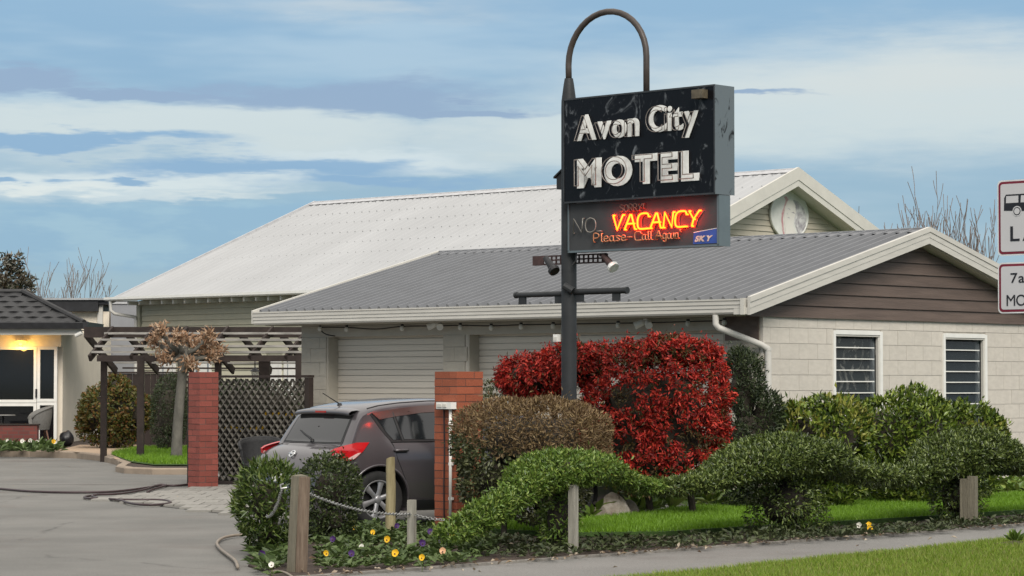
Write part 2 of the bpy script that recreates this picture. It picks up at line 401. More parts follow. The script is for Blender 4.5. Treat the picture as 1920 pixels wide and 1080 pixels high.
def blob_surface(blobs, dens, lump=.08, shell=.2, lf=6., seed=0, zmin=-9, cut=.82):
    P, N = [], []
    for i, B in enumerate(blobs):
        c = np.array(B[:3], float); r = np.array(B[3:6], float); pw = B[6] if len(B) > 6 else 2.
        ar = 4 * math.pi * (((r[0] * r[1]) ** 1.6 + (r[0] * r[2]) ** 1.6 + (r[1] * r[2]) ** 1.6) / 3) ** (1 / 1.6) * (1.0 + .12 * (pw - 2))
        n = int(ar * dens) + 4
        u = unit(rng.normal(size=(n, 3)) / (1.0))
        rad = np.sum(np.abs(u) ** pw, 1) ** (-1 / pw)
        q = u * rad[:, None]
        nr = unit(np.sign(q) * np.abs(q) ** (pw - 1) / r)
        k = 1 + lump * 1.4 * wob(c + q * r, lf, seed) - shell * rng.random(n) ** 1.6
        p = c + q * r * k[:, None]
        ok = p[:, 2] > zmin
        for j, Bj in enumerate(blobs):
            if j == i: continue
            pj = Bj[6] if len(Bj) > 6 else 2.
            ok &= np.sum(np.abs((p - np.array(Bj[:3])) / np.array(Bj[3:6])) ** pj, 1) ** (1 / pj) > cut
        P.append(p[ok]); N.append(nr[ok])
    return np.concatenate(P), np.concatenate(N)
def core_mesh(blobs, m, k=.74):  # solid dark lumps standing in for the shade inside a shrub
    bm = bmesh.new()
    for B in blobs:
        pw = B[6] if len(B) > 6 else 2.
        t = bmesh.new(); bmesh.ops.create_icosphere(t, subdivisions=2, radius=1)
        for v in t.verts:
            u = v.co.normalized(); rad = (abs(u.x) ** pw + abs(u.y) ** pw + abs(u.z) ** pw) ** (-1 / pw)
            v.co = Vector((B[0] + u.x * rad * B[3] * k, B[1] + u.y * rad * B[4] * k, B[2] + u.z * rad * B[5] * k))
        me = bpy.data.meshes.new('t'); t.to_mesh(me); t.free(); bm.from_mesh(me); bpy.data.meshes.remove(me)
    me = bpy.data.meshes.new('shade_core'); bm.to_mesh(me); bm.free(); me.materials.append(m); return me
def foliage(parent, blobs, m, dens=700, L=.06, Wd=.025, lump=.08, shell=.2, lf=6., out=1., rnd=.8, upb=.25, seed=0, zmin=.02, name='foliage', keep=None, per=1, cut=.82, core=True, corek=.60, gap=-.24, spread=.12):
    p, n = blob_surface(blobs, dens, lump, shell + .08, lf, seed, zmin, cut)
    if keep is not None: k = keep(p, n); p, n = p[k], n[k]
    k = (wob(p, .75 / L, seed + 500) + .5 * wob(p, 1.6 / L, seed + 501)) > gap
    p, n = p[k], n[k]
    if per > 1:
        p = np.repeat(p, per, 0) + rng.normal(size=(len(p) * per, 3)) * L * spread; n = np.repeat(n, per, 0)
    q = rng.random(len(p)) < .035                       # stray shoots standing out of the clipped face
    p = p + (n + np.array([0, 0, .6])) * (q * rng.random(len(p)) * min(L, .06) * 1.2)[:, None]
    d = n * out + rng.normal(size=p.shape) * rnd + np.array([0, 0, upb])
    V, F = leaf_arrays(p, d, L * (.7 + .6 * rng.random(len(p))), Wd * (.75 + .5 * rng.random(len(p))), up=n)
    o = link(name, np_mesh(name, V, F, m), parent)
    if core: link('shade_core', core_mesh(blobs, M_BARK_CORE, corek), parent)
    return o
def inpoly(x, y, poly):
    r = np.zeros(len(x), bool); n = len(poly)
    for i in range(n):
        x0, y0 = poly[i]; x1, y1 = poly[(i + 1) % n]
        c = ((y0 > y) != (y1 > y)) & (x < (x1 - x0) * (y - y0) / ((y1 - y0) or 1e-9) + x0); r ^= c
    return r
def scatter(poly, n):
    P = np.array(poly); a, b = P.min(0), P.max(0); out = np.zeros((0, 2))
    while len(out) < n:
        q = a + (b - a) * rng.random((n * 2, 2)); out = np.concatenate([out, q[inpoly(q[:, 0], q[:, 1], poly)]])
    return out[:n]
def sheet(name, poly, z, m, kind='structure', thick=0., parent=None):
    mb = MB()
    if thick: mb.prism([tuple(p[:2]) for p in poly], 'z', z - thick, z)
    else: mb.add([(p[0], p[1], z) for p in poly], [tuple(range(len(poly)))])
    o = mb.build(name, m, parent)
    if kind: o['kind'] = kind
    return o
def hull_S(pts): return [tuple(S(x, y)[:2]) for x, y in pts]

# =================================================================== THE GROUND
M_ASPH = asphalt('driveway_asphalt', (.132, .130, .122), (.185, .180, .168), (.115, .095, .085))
M_PATH = asphalt('footpath_asphalt', (.165, .160, .152), (.20, .195, .185), (.12, .11, .10), crack=False)
M_ROAD = asphalt('road_asphalt', (.05, .05, .05), (.065, .065, .063))
M_TURF = mat('turf_soil', (.045, .085, .018), .95, 0, .25, 3, .6, 60)
M_LAND = mat('land_grass', (.05, .08, .025), .95, 0, .25, .5)
M_PAVER = mat('paver_concrete', (.235, .225, .205), .85, 0, .12, 6, .3, 60, orand=.10)
M_PAVEJ = mat('paver_joint', (.10, .095, .085), .9)

sheet('ground', [(-900, -900), (900, -900), (900, 1500), (-900, 1500)], -.17, M_LAND)
sheet('motel_land', hull_S([(-300, -300), (-11.1, -300), (-11.1, 400), (-300, 400)]), -.02, M_LAND)
sheet('road', hull_S([(-11.0, -300), (-1.6, -300), (-1.6, 400), (-11.0, 400)]), -.13, M_ROAD)
sheet('far_pavement', hull_S([(-1.45, -300), (6, -300), (6, 400), (-1.45, 400)]), 0, M_PATH)
sheet('kerb', hull_S([(-11.13, -60), (-10.98, -60), (-10.98, 90), (-11.13, 90)]), .005, M_CONCRETE, thick=.16)
sheet('kerb', hull_S([(-1.62, -60), (-1.46, -60), (-1.46, 90), (-1.62, 90)]), .005, M_CONCRETE, thick=.16)
PATH_L, PATH_R = -15.82, -14.33
def RX(y): return -13.80 - .087 * (np.clip(y, 8, 26) - 16.65)
EDY = [-60, 8, 12, 16, 20, 26, 90]
sheet('footpath', hull_S([(PATH_L, -60)] + [(float(RX(y)), y) for y in EDY] + [(PATH_L, 90)]), .004, M_PATH)
# narrow concrete edging along both sides of the footpath
M_EDGE = mat('edging_concrete', (.20, .185, .165), .9, 0, .2, 5, .4, 50)
sheet('footpath_edging', hull_S([(PATH_L - .07, 14.2), (PATH_L + .01, 14.2), (PATH_L + .01, 70), (PATH_L - .07, 70)]), .026, M_EDGE, thick=.05)
sheet('footpath_edging', hull_S([(float(RX(y)) - .13, y) for y in EDY] + [(float(RX(y)) + .02, y) for y in EDY[::-1]]), .010, M_EDGE, thick=.03)
# driveway and car park
BED = [(-15.9, 14.25), (-16.6, 14.75), (-17.24, 15.12), (-17.6, 15.5), (-18.1, 15.85), (-18.75, 16.55), (-19.45, 17.9), (-20.0, 19.2), (-20.05, 27.62), (-21.3, 27.66), (-21.3, 60), (-15.9, 60)]
sheet('driveway', hull_S([(-95, -40), (-15.84, -40), (-15.84, 14.4), (-17.3, 15.3), (-20.3, 19.6), (-20.3, 27.7), (-95, 27.7)]) , 0, M_ASPH)
sheet('car_park', [(-60, 40), (-4.0, 41.2), (-4.0, 62), (-60, 62)], .003, M_ASPH)
sheet('garden_bed', hull_S(BED), .018, M_SOIL, thick=.05)

# paved apron before the garage: rows of slabs
AP = [(-5.75, 36.1), (-3.25, 31.5), (-2.75, 30.3), (-.9, 29.9), (1.0, 37.2), (-3.1, 40.1), (-4.55, 40.6), (-4.9, 38.6)]
ap = tag(sheet('apron_paving', AP, .006, M_PAVEJ), kind='structure')
row, D = 0, 30.2
while D < 40.8:
    h = .74
    xs = -6.2 + (.17 if row % 2 else 0)
    while xs < .6:
        q = [(xs + a, D + b) for a, b in ((0, 0), (.33, 0), (.33, h), (0, h))]
        if inpoly(np.array([xs + .165]), np.array([D + h / 2]), AP)[0] and xs < -2.6:
            cube('slab', ap, M_PAVER, (xs + .165, D + h / 2, .010 + random.uniform(0, .004)), (.315, h - .025, .03))
        xs += .33
    D += h; row += 1

# lawn strip behind the clipped hedge (edge points surveyed on the ground)
def sP(pts, z=0.): return [tuple(gp(a, b, z)[:2]) for a, b in pts]
LAWN = sP([(890, 994), (1000, 999), (1090, 1002), (1250, 1000), (1430, 988), (1650, 976), (1950, 957), (2100, 948), (2100, 915), (1950, 925), (1560, 944), (1300, 953), (1200, 966), (1089, 977), (915, 981)], .05)
sheet('lawn', LAWN, .07, M_TURF, thick=.05)
VERGE = hull_S([(float(RX(y)) + .02, y) for y in EDY] + [(-11.13, 90), (-11.13, -60)])
sheet('verge', VERGE, .006, M_TURF)
M_GRASS = leafmat('grass_blade', [(.08, .13, .010), (.14, .225, .016), (.21, .30, .028), (.15, .25, .018), (.30, .33, .08), (.18, .16, .06)], .55, .3)
M_GRASS2 = leafmat('green_lawn_blade', [(.10, .20, .010), (.14, .27, .016), (.19, .34, .026)], .5, .3)  # greener blades for the lawn strip and the far lawn
def grass(name, poly, n, h, w, m, z0, label, patch=0.):
    q = scatter(poly, n)
    p = np.column_stack([q, np.full(n, z0)])
    k = 1 + patch * wob(p, 3., 4) + patch * wob(p, 11., 5)
    hh = h * (.5 + .9 * rng.random(n)) * k; a = rng.random(n) * 6.283
    s = np.column_stack([np.cos(a), np.sin(a), np.zeros(n)]) * (w * (.6 + .8 * rng.random(n)))[:, None] / 2
    t = p + np.column_stack([rng.normal(size=n) * .35 * hh, rng.normal(size=n) * .35 * hh, hh])
    V = np.stack([p - s, p + s, t], 1).reshape(-1, 3); F = np.arange(3 * n).reshape(-1, 3)
    return tag(link(name, np_mesh(name, V, F, m)), label, 'grass', kind='stuff')
VIS = hull_S([(float(RX(y)) + .01, y) for y in (15.5, 20, 26)] + [(-11.5, 26), (-11.5, 15.5)])
grass('verge_grass', VIS, 150000, .05, .011, M_GRASS, .004, 'bright mown grass of the roadside verge in the foreground', .3)
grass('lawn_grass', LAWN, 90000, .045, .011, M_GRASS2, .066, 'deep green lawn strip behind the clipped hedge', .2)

# raised garden along the far side of the car park
def zg(D): return max(.10, .10 + .22 * (D - 52) / 26)
fk1 = [gp(a, b) for a, b in ((-220, 856), (-60, 856), (60, 857), (150, 860), (196, 865), (222, 871), (236, 878))]
fk2 = [gp(a, b) for a, b in ((236, 878), (228, 882), (224, 885), (240, 888), (290, 890), (340, 890), (372, 890))]
front = fk1 + fk2[1:]
mb = MB(); rows = []
for t in np.linspace(0, 1, 7):
    r_ = []
    for p in front:
        D0 = p[1]; D_ = D0 + (80 - D0) * t; X_ = p[0] / D0 * D_ if True else 0
        r_.append((X_, D_, zg(D_)))
    rows.append(r_)
mb.grid(rows); struct('far_garden', mb, M_SOIL)
def kerb(pts):
    mb = MB(); P = []
    for i, p in enumerate(pts):
        d = pts[min(i + 1, len(pts) - 1)] - pts[max(i - 1, 0)]; d = d / np.linalg.norm(d); nrm = np.array([d[1], -d[0], 0])
        zt = zg(p[1]) + .015
        P.append([(p - nrm * .10) + np.array([0, 0, -.03]), p - nrm * .10 + ZS * zt, p + nrm * .05 + ZS * zt, p + nrm * .07 + ZS * (zt - .02), p + nrm * .07 - ZS * .03])
    mb.grid(P); struct('garden_kerb', mb, M_CONCRETE, smooth=False)
kerb(fk1); kerb(fk2)
M_FPATH = mat('buff_path', (.36, .265, .185), .85, 0, .1, 3)
mb = MB()
pp = [(95, 846), (150, 849), (200, 854), (222, 861), (236, 858), (215, 850), (262, 842), (262, 838), (150, 838), (112, 845)]
mb.add([(lambda q: (q[0], q[1], zg(q[1]) + .012))(gp(a, b, .13)) for a, b in pp], [tuple(range(len(pp)))])
struct('buff_path', mb, M_FPATH)
FLAWN = [tuple(gp(a, b, .12)[:2]) for a, b in ((208, 853), (245, 866), (290, 872), (360, 872), (360, 842), (262, 843))]
mb = MB(); mb.add([(x, y, zg(y) + .02) for x, y in FLAWN], [tuple(range(len(FLAWN)))]); struct('far_lawn', mb, M_TURF)
grass('far_lawn_grass', FLAWN, 14000, .08, .02, M_GRASS2, .14, 'small patch of grass round the pollarded tree')

# =================================================================== BUILDINGS
def corrugate(x0, x1, pe, pr, per, hgt, m, name, parent, th=.02):
    """ribbed roof sheet: ribs run from the eave point pe=(y,z) to the ridge point pr"""
    mb = MB(); xs = []; n = int(round((x1 - x0) / per)); per = (x1 - x0) / n
    for i in range(n):
        b = x0 + i * per
        xs += [(b, 0), (b + per * .58, 0), (b + per * .70, hgt), (b + per * .84, hgt)]
    xs.append((x1, 0))
    dy, dz = pr[0] - pe[0], pr[1] - pe[1]; l = math.hypot(dy, dz); ny, nz = -dz / l, dy / l
    if nz < 0: ny, nz = -ny, -nz
    P = [[(x, q[0] + ny * h, q[1] + nz * h) for x, h in xs] for q in (pe, pr)]
    U = [[(x, q[0] - ny * th, q[1] - nz * th) for x, h in xs] for q in (pe, pr)]
    mb.grid(P); mb.grid(U[::-1]); mb.grid([U[0], P[0]])
    return mb.build(name, m, parent)
def ridge_cap(x0, x1, yr, zr, sl, w, m, parent, scal=.2):
    mb = MB()
    for s in (-1, 1):
        top, bot = [], []; n = int((x1 - x0) / (scal / 4))
        for i in range(n + 1):
            x = x0 + (x1 - x0) * i / n; ww = w + .010 * math.cos(i * math.pi / 2)
            top.append((x, yr, zr + .045)); bot.append((x, yr + s * ww * math.cos(sl), zr + .04 - ww * math.sin(sl)))
        mb.grid([top, bot])
    mb.tube([(x0, yr, zr + .04), (x1, yr, zr + .04)], .022, 8)
    return mb.build('ridge_cap', m, parent)
def clad(parent, name, m, ya, yb, z0, z1, step, roofz, xf, proud=.022, holes=()):
    """bevelled boards on a wall facing +X, cut to the roof line roofz(y)"""
    z = z0
    while z < z1:
        t = min(z + step, z1)
        segs = [(ya, yb)]
        for (h0, h1, hz0, hz1) in holes:
            if t > hz0 and z < hz1:
                ns = []
                for a, b in segs:
                    if h0 > a: ns.append((a, min(b, h0)))
                    if h1 < b: ns.append((max(a, h1), b))
                segs = ns
        for a, b in segs:
            def ext(zz):
                ys = np.linspace(a, b, 240); ok = np.array([roofz(q) > zz for q in ys])
                return (ys[ok][0], ys[ok][-1]) if ok.any() else None
            e0, e1 = ext(z), ext(t - .002)
            if not e0: continue
            if not e1: mid = (e0[0] + e0[1]) / 2; e1 = (mid - .02, mid + .02)
            g = .004
            V = [(xf + proud, e0[0], z + g), (xf + proud, e0[1], z + g), (xf + .004, e1[1], t), (xf + .004, e1[0], t),
                 (xf - .03, e0[0], z + g), (xf - .03, e0[1], z + g), (xf - .03, e1[1], t), (xf - .03, e1[0], t)]
            MB().add(V, [(0, 1, 2, 3), (7, 6, 5, 4), (0, 4, 5, 1), (1, 5, 6, 2), (2, 6, 7, 3), (3, 7, 4, 0)]).build(name, m, parent)
        z += step
def blocks(parent, m, axis, fixed, a0, a1, z0, z1, L=.424, H=.212, holes=(), g=.005, off0=0., proud=.007, seed=0):
    """courses of blocks on a wall face; axis 'y': wall faces +X at x=fixed; axis 'x': wall faces -Y at y=fixed"""
    row = 0; z = z0
    while z < z1 - .02:
        t = min(z + H, z1); cuts = [a0, a1]
        u = a0 - L + (L / 2 if row % 2 else 0) + off0
        marks = []
        while u < a1: marks.append(u); u += L
        segs = [(max(q, a0), min(q + L, a1)) for q in marks if q + L > a0 + .02 and q < a1 - .02]
        out = []
        for s, e in segs:
            pcs = [(s, e)]
            for h0, h1, hz0, hz1 in holes:
                if t > hz0 + .01 and z < hz1 - .01:
                    np_ = []
                    for a, b in pcs:
                        if h1 <= a or h0 >= b: np_.append((a, b)); continue
                        if h0 > a: np_.append((a, h0))
                        if h1 < b: np_.append((h1, b))
                    pcs = np_
            out += pcs
        for a, b in out:
            if b - a < .05: continue
            c, w = (a + b) / 2, b - a - g
            pr = proud + random.uniform(-.002, .002)
            if axis == 'y': cube('block', parent, m, (fixed - .02 + pr / 2, c, (z + t) / 2), (.04 + pr, w, t - z - g))
            else: cube('block', parent, m, (c, fixed + .02 - pr / 2, (z + t) / 2), (w, .04 + pr, t - z - g))
        z += H; row += 1

# ------------------------------------------------------------------ garage
GC = at(1430, 718, 34.8); GC[2] = 0
gar = thing('garage', 'block garage with grey ribbed roof, brown gable boards and roller doors', 'garage', GC, -AS)
GW, GX0, EZ, RZ, RY = 7.1, -9.07, 2.69, 3.76, 3.55
GSL = math.atan2(RZ - EZ, RY + .55)
ROOFX0, ROOFX1 = -9.56, .27
corrugate(ROOFX0, ROOFX1 - .03, (-.56, EZ), (RY, RZ), .205, .055, M_GREYROOF, 'roof', gar)
corrugate(ROOFX0, ROOFX1 - .03, (GW + .56, EZ), (RY, RZ), .205, .055, M_GREYROOF, 'roof', gar)
ridge_cap(ROOFX0, ROOFX1, RY, RZ, GSL, .20, M_GREYROOF, gar, .205)
# walls: mortar-coloured core with openings, then blocks on the faces that show
D1, D2, DZ = (-8.5, -5.93), (-5.46, -.64), 2.31
WN = [(1.575, 2.715, .95, 2.32), (4.265, 5.395, .95, 2.31)]
core = MB()
for a, b in ((GX0, D1[0]), (D1[1], D2[0]), (D2[1], -.21)): core.box(a, b, .012, .2, -.02, 2.5)
core.box(D1[0], D1[1], .012, .2, DZ, 2.5).box(D2[0], D2[1], .012, .2, DZ, 2.5)
for a, b in ((.012, WN[0][0]), (WN[0][1], WN[1][0]), (WN[1][1], GW)): core.box(-.2, -.012, a, b, -.02, 2.5)
for w in WN: core.box(-.2, -.012, w[0], w[1], -.02, w[2]).box(-.2, -.012, w[0], w[1], w[3], 2.5)
core.box(GX0, -.21, GW - .2, GW, -.02, 2.5).box(GX0, GX0 + .2, .21, GW - .21, -.02, 2.5)
core.build('wall', M_JOINT, gar)
blocks(gar, M_BLOCK, 'y', 0, .0, GW, .012, 2.485, holes=WN, off0=.16)
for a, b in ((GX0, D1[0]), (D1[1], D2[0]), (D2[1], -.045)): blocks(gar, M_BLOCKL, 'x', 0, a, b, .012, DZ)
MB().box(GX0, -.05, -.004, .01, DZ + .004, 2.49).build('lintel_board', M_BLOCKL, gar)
# brown end panel under the eave and the soffit
MB().box(-.62, -.05, -.022, -.006, 2.17, 2.50).build('end_panel', M_BROWNB, gar)
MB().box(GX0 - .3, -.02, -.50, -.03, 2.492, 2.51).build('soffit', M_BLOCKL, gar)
# jambs
for d in (D1, D2):
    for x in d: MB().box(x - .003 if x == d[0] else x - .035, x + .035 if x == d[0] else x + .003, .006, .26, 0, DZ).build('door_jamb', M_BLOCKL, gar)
# roller doors made of slats
def roller(x0, x1):
    dr = MB().box(x0 + .01, x1 - .01, .24, .26, .01, DZ + .1).build('roller_door', M_JOINT, gar)
    z = .03; k = 0
    key = 'slat_%d' % int(x0 * 100)
    while z < DZ + .08:
        big = (k % 3 == 0)
        h = .0935
        o = cube('slat', dr, M_DOOR, ((x0 + x1) / 2, .2275 + (.004 if big else 0), z + h / 2), (x1 - x0 - .03, .02, h - (.016 if big else .006)))
        z += h; k += 1
roller(*D1); roller(*D2)
# gutter / fascia along the front eave: a deep grooved profile
pr = [(-.52, 2.505), (-.60, 2.505), (-.615, 2.53), (-.612, 2.575), (-.622, 2.58), (-.620, 2.625), (-.630, 2.63), (-.630, 2.675), (-.640, 2.685), (-.640, 2.705), (-.52, 2.705)]
MB().prism(pr, 'x', -9.52, .13).build('gutter', M_FASCIA, gar)
MB().box(.13, .19, -.648, -.50, 2.495, 2.712).build('gutter_end', M_CREAM, gar)
# rakes (barge boards) on both gables: three lapped strips
def rake(xf, th, y_e, y_r, z_e, z_r, strips, m, parent):
    for dz0, dz1, pt in strips:
        for s in (0, 1):
            ye = y_e if s == 0 else 2 * y_r - y_e
            V = [(ye, z_e + dz0), (y_r, z_r + dz0), (y_r, z_r + dz1), (ye, z_e + dz1)]
            MB().prism(V, 'x', xf, xf + th + pt).build('barge_board', m, parent)
rake(ROOFX1 - .04, .035, -.62, RY, EZ - .005, RZ + .02, ((-.195, -.108, .004), (-.107, -.028, .010), (-.027, .045, .022)), M_FASCIA, gar)
rake(ROOFX0 - .02, .035, -.60, RY, EZ - .005, RZ + .02, ((-.16, .045, .004),), M_CREAM, gar)
MB().prism([(-.62, EZ - .11), (-.62, EZ - .19), (-.50, EZ - .185), (RY, RZ - .18), (RY, RZ - .1)], 'x', .0, ROOFX1 - .045).build('rake_soffit', M_CREAM, gar)
MB().prism([(GW + .62, EZ - .11), (GW + .62, EZ - .19), (GW + .5, EZ - .185), (RY, RZ - .18), (RY, RZ - .1)], 'x', .0, ROOFX1 - .045).build('rake_soffit', M_CREAM, gar)
gz = lambda y: RZ - .20 - abs(y - RY) * math.tan(GSL)
MB().prism([(-.02, 2.49), (GW + .02, 2.49), (RY, RZ - .2)], 'x', -.2, -.03).build('gable_wall', M_BROWNB, gar)
clad(gar, 'board', M_BROWNB, -.35, GW + .35, 2.478, 3.60, .166, gz, .016, .026)
# windows with louvre blades
M_LOUV = glass('louvre_glass', (.012, .018, .018), .08, .38)
def swirl(name):
    m, nt, b = nodes_of(name); L = nt.links
    tc = nt.nodes.new('ShaderNodeTexCoord'); n = nt.nodes.new('ShaderNodeTexNoise'); L.new(tc.outputs['Object'], n.inputs['Vector'])
    n.inputs['Scale'].default_value = 2.6; n.inputs['Detail'].default_value = 3; n.inputs['Distortion'].default_value = 3.2
    r = nt.nodes.new('ShaderNodeValToRGB'); e = r.color_ramp.elements; e[0].position = .53; e[0].color = (.06, .07, .07, 1); e[1].position = .66; e[1].color = (.75, .73, .66, 1)
    L.new(n.outputs['Fac'], r.inputs[0]); L.new(r.outputs[0], b.inputs['Base Color']); b.inputs['Roughness'].default_value = .9
    return m
M_LACE = swirl('lace_curtain'); M_DARKCURT = mat('dark_curtain', (.035, .045, .055), .9, 0, .3, 6)
M_NET = mat('net_edge', (.16, .18, .19), .9, 0, .1, 8)
for i, (a, b, z0, z1) in enumerate(WN):
    w = MB().box(-.02, .03, a - .012, a + .04, z0, z1).box(-.02, .03, b - .05, b + .012, z0, z1).box(-.02, .03, a + .04, b - .05, z1 - .05, z1 + .012).box(-.02, .03, a + .04, b - .05, z0, z0 + .05).build('window', M_WHITE, gar)
    MB().box(-.03, .012, b - .075, b - .05, z0 + .05, z1 - .05).box(-.03, .018, a + .04, b - .05, z1 - .075, z1 - .05).build('window_bead', M_CREAM, w)
    z = z1 - .065
    while z > z0 + .1:
        MB().add([(-.01, a + .045, z - .155), (-.01, b - .15, z - .155), (-.045, b - .15, z), (-.045, a + .045, z), (-.016, a + .045, z - .155), (-.016, b - .15, z - .155), (-.051, b - .15, z), (-.051, a + .045, z)],
                 [(0, 1, 2, 3), (7, 6, 5, 4), (0, 4, 5, 1), (1, 5, 6, 2), (2, 6, 7, 3), (3, 7, 4, 0)]).build('louvre_pane', M_LOUV, w)
        MB().box(-.013, -.002, a + .045, b - .15, z - .172, z - .157).build('louvre_edge', M_WHITE, w)
        z -= .157
    MB().box(-.085, -.075, a, b, z0, z1).build('curtain', M_LACE if i == 0 else M_DARKCURT, w)
    MB().box(-.074, -.066, b - .17, b - .045, z0, z1).build('net_edge', M_NET, w)
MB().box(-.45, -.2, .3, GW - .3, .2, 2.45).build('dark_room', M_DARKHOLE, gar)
# downpipe with an elbow
dp = [(-.33, -.58, 2.50), (-.33, -.58, 2.38), (-.30, -.56, 2.33), (.02, -.06, 2.11), (.055, .03, 2.06), (.06, .045, 2.0), (.06, .045, .02)]
dpo = MB().tube(dp, .043, 14).build('downpipe', M_PVC, gar); smooth_by_angle(dpo, 50)
for z in (2.05, 1.2): MB().lathe([(.049, z - .02), (.049, z + .02)], 14, 'z', (.06, .045, 0)).build('pipe_collar', M_PVC, dpo)
# ------------------------------------------------------------------ white-roofed house behind
HR = at(1495, 316, 56); HZ = HR[2]; HO = HR.copy(); HO[2] = 0
hou = thing('white_roofed_house', 'weatherboard house with large white ribbed roof behind the garage', 'house', HO, -AS)
HX0, HW, HE = -15.25, 6.5, HZ - 2.63
HSL = math.atan2(HZ - HE, HW)
corrugate(HX0, -.03, (-HW, HE), (0, HZ - .03), .26, .011, M_WHITEROOF, 'roof', hou)
corrugate(HX0, -.03, (HW, HE), (0, HZ - .03), .26, .011, M_WHITEROOF, 'roof', hou)
ridge_cap(HX0, 0, 0, HZ - .045, HSL, .22, M_WROOFEDGE, hou, .26)
sc = MB()
for k in range(9):
    t = .05 + k * .113
    for i in range(58):
        x = HX0 + .193 + i * .2609 + (0.02 * (k % 2)); y = -HW * (1 - t); z = HE + (HZ - HE) * t - .005
        sc.box(x - .010, x + .010, y - .010, y + .010, z - .008, z + .006)
tag(sc.build('roof_screws', mat('screw_grey', (.33, .33, .33), .6), hou), kind='stuff')
rake(-.02, .04, -HW - .05, 0, HE - .03, HZ, ((-.38, -.245, .004), (-.243, .03, .02)), M_CREAM, hou)
rake(HX0 - .03, .04, -HW - .05, 0, HE - .03, HZ, ((-.10, .03, .004),), M_WROOFEDGE, hou)
hz_ = lambda y: HZ - .38 - abs(y) * math.tan(HSL)
for s in (-1, 1):
    MB().prism([(s * (HW + .03), HE - .3), (s * (HW + .03), HE - .36), (0, HZ - .345), (0, HZ - .29)], 'x', -.5, -.025).build('rake_soffit', M_CREAM, hou)
MB().prism([(-6.0, .2), (6.0, .2), (6.0, HE - .1), (0, HZ - .35), (-6.0, HE - .1)], 'x', -.62, -.46).build('gable_wall', M_GABLEB, hou)
clad(hou, 'weatherboard', M_GABLEB, -6.0, 6.0, 3.5, 6.0, .122, hz_, -.45, .026)
# long side wall
sw = MB().box(-14.8, -.62, -5.98, -5.8, 0, HE - .02).build('side_wall', M_WEATHERB, hou)
HWIN = []
def onside(px, py):
    o = HO - YS * 6.0; d = _ray(px, py); t = np.dot(o - EYEP, YS) / np.dot(d, YS); p = EYEP + d * t - HO
    return float(p @ XS), float(p[2])
for (p0, p1) in ((301, 331), (363, 398), (500, 530), (535, 566)):
    HWIN.append((onside(p0, 690)[0], onside(p1, 690)[0], 1.0, onside(p0, 668)[1]))
z = 1.0
while z < HE - .12:
    segs = [(-14.7, -.62)]
    for h0, h1, hz0, hz1 in HWIN:
        if z + .128 > hz0 and z < hz1:
            ns = []
            for a, b in segs:
                if h1 <= a or h0 >= b: ns.append((a, b)); continue
                ns += [(a, h0), (h1, b)]
            segs = ns
    for a, b in segs:
        if b - a > .05:
            V = [(a, -6.03, z + .004), (b, -6.03, z + .004), (b, -6.005, z + .128), (a, -6.005, z + .128), (a, -5.98, z + .004), (b, -5.98, z + .004), (b, -5.98, z + .128), (a, -5.98, z + .128)]
            MB().add(V, [(0, 1, 2, 3), (7, 6, 5, 4), (0, 4, 5, 1), (1, 5, 6, 2), (2, 6, 7, 3), (3, 7, 4, 0)]).build('weatherboard', M_WEATHERB, hou)
    z += .128
M_SKYGL = mat('window_glass', (.10, .14, .18), .06, 0, .1, 2, spec=.8)
for a, b, z0, z1 in HWIN:
    w = MB().box(a, a + .07, -6.05, -5.98, z0, z1).box(b - .07, b, -6.05, -5.98, z0, z1).box(a + .07, b - .07, -6.05, -5.98, z1 - .07, z1).build('window', M_WHITE, hou)
    MB().box(a + .07, b - .07, -6.0, -5.985, z0, z1 - .07).build('pane', M_SKYGL, w)
    MB().box((a + b) / 2 - .16, (a + b) / 2 + .16, -6.02, -6.003, z0, z1 - .07).build('net_curtain', M_WHITE, w)
MB().box(-14.86, -14.74, -6.06, -5.9, 0, HE - .05).build('corner_board', M_WEATHERB, hou)
MB().prism([(-HW + .02, HE - .04), (-HW - .10, HE - .04), (-HW - .13, HE - .01), (-HW - .13, HE + .045), (-HW - .115, HE + .045), (-HW - .1, HE + .0), (-HW + .02, HE + .0)], 'x', HX0 - .12, .05).build('gutter', M_WHITE, hou)
for i in range(36):
    x = HX0 + .6 + i * .41
    cube('rafter_tail', hou, M_CREAM, (x, -6.27, HE - .10), (.05, .42, .09))
hp = MB().tube([(HX0 + .05, -HW - .06, HE - .04), (HX0 + .05, -HW - .06, HE - .26), (HX0 + .10, -HW + .02, HE - .34), (-14.86, -6.09, HE - .42), (-14.84, -6.09, HE - .5), (-14.84, -6.09, .3)], .04, 10).build('downpipe', M_PVC, hou)
smooth_by_angle(hp, 50)

# oval plaque with a faded painted portrait on the gable
def on_gable(px, py):
    o = HO - XS * .40; d = _ray(px, py); t = np.dot(o - EYEP, XS) / np.dot(d, XS); p = EYEP + d * t - HO
    return float(p @ YS), float(p[2])
pc = [on_gable(1443, 403), on_gable(1513, 403), on_gable(1478, 357), on_gable(1478, 449)]
oy, oz = (pc[0][0] + pc[1][0]) / 2, (pc[2][1] + pc[3][1]) / 2; ra, rb = (pc[1][0] - pc[0][0]) / 2, (pc[2][1] - pc[3][1]) / 2
pq = thing('oval_plaque', 'pale oval plaque with faded painted face on the house gable', 'plaque', HO + XS * -.41 + YS * oy + ZS * oz, -AS)
def oval(k, n=48): return [(ra * k * math.cos(2 * math.pi * i / n), rb * k * math.sin(2 * math.pi * i / n)) for i in range(n)]
M_PLQ = mat('faded_plaque', (.64, .64, .60), .5, 0, .08, 5); M_PLF = mat('plaque_face', (.68, .65, .60), .5, 0, .04, 5)
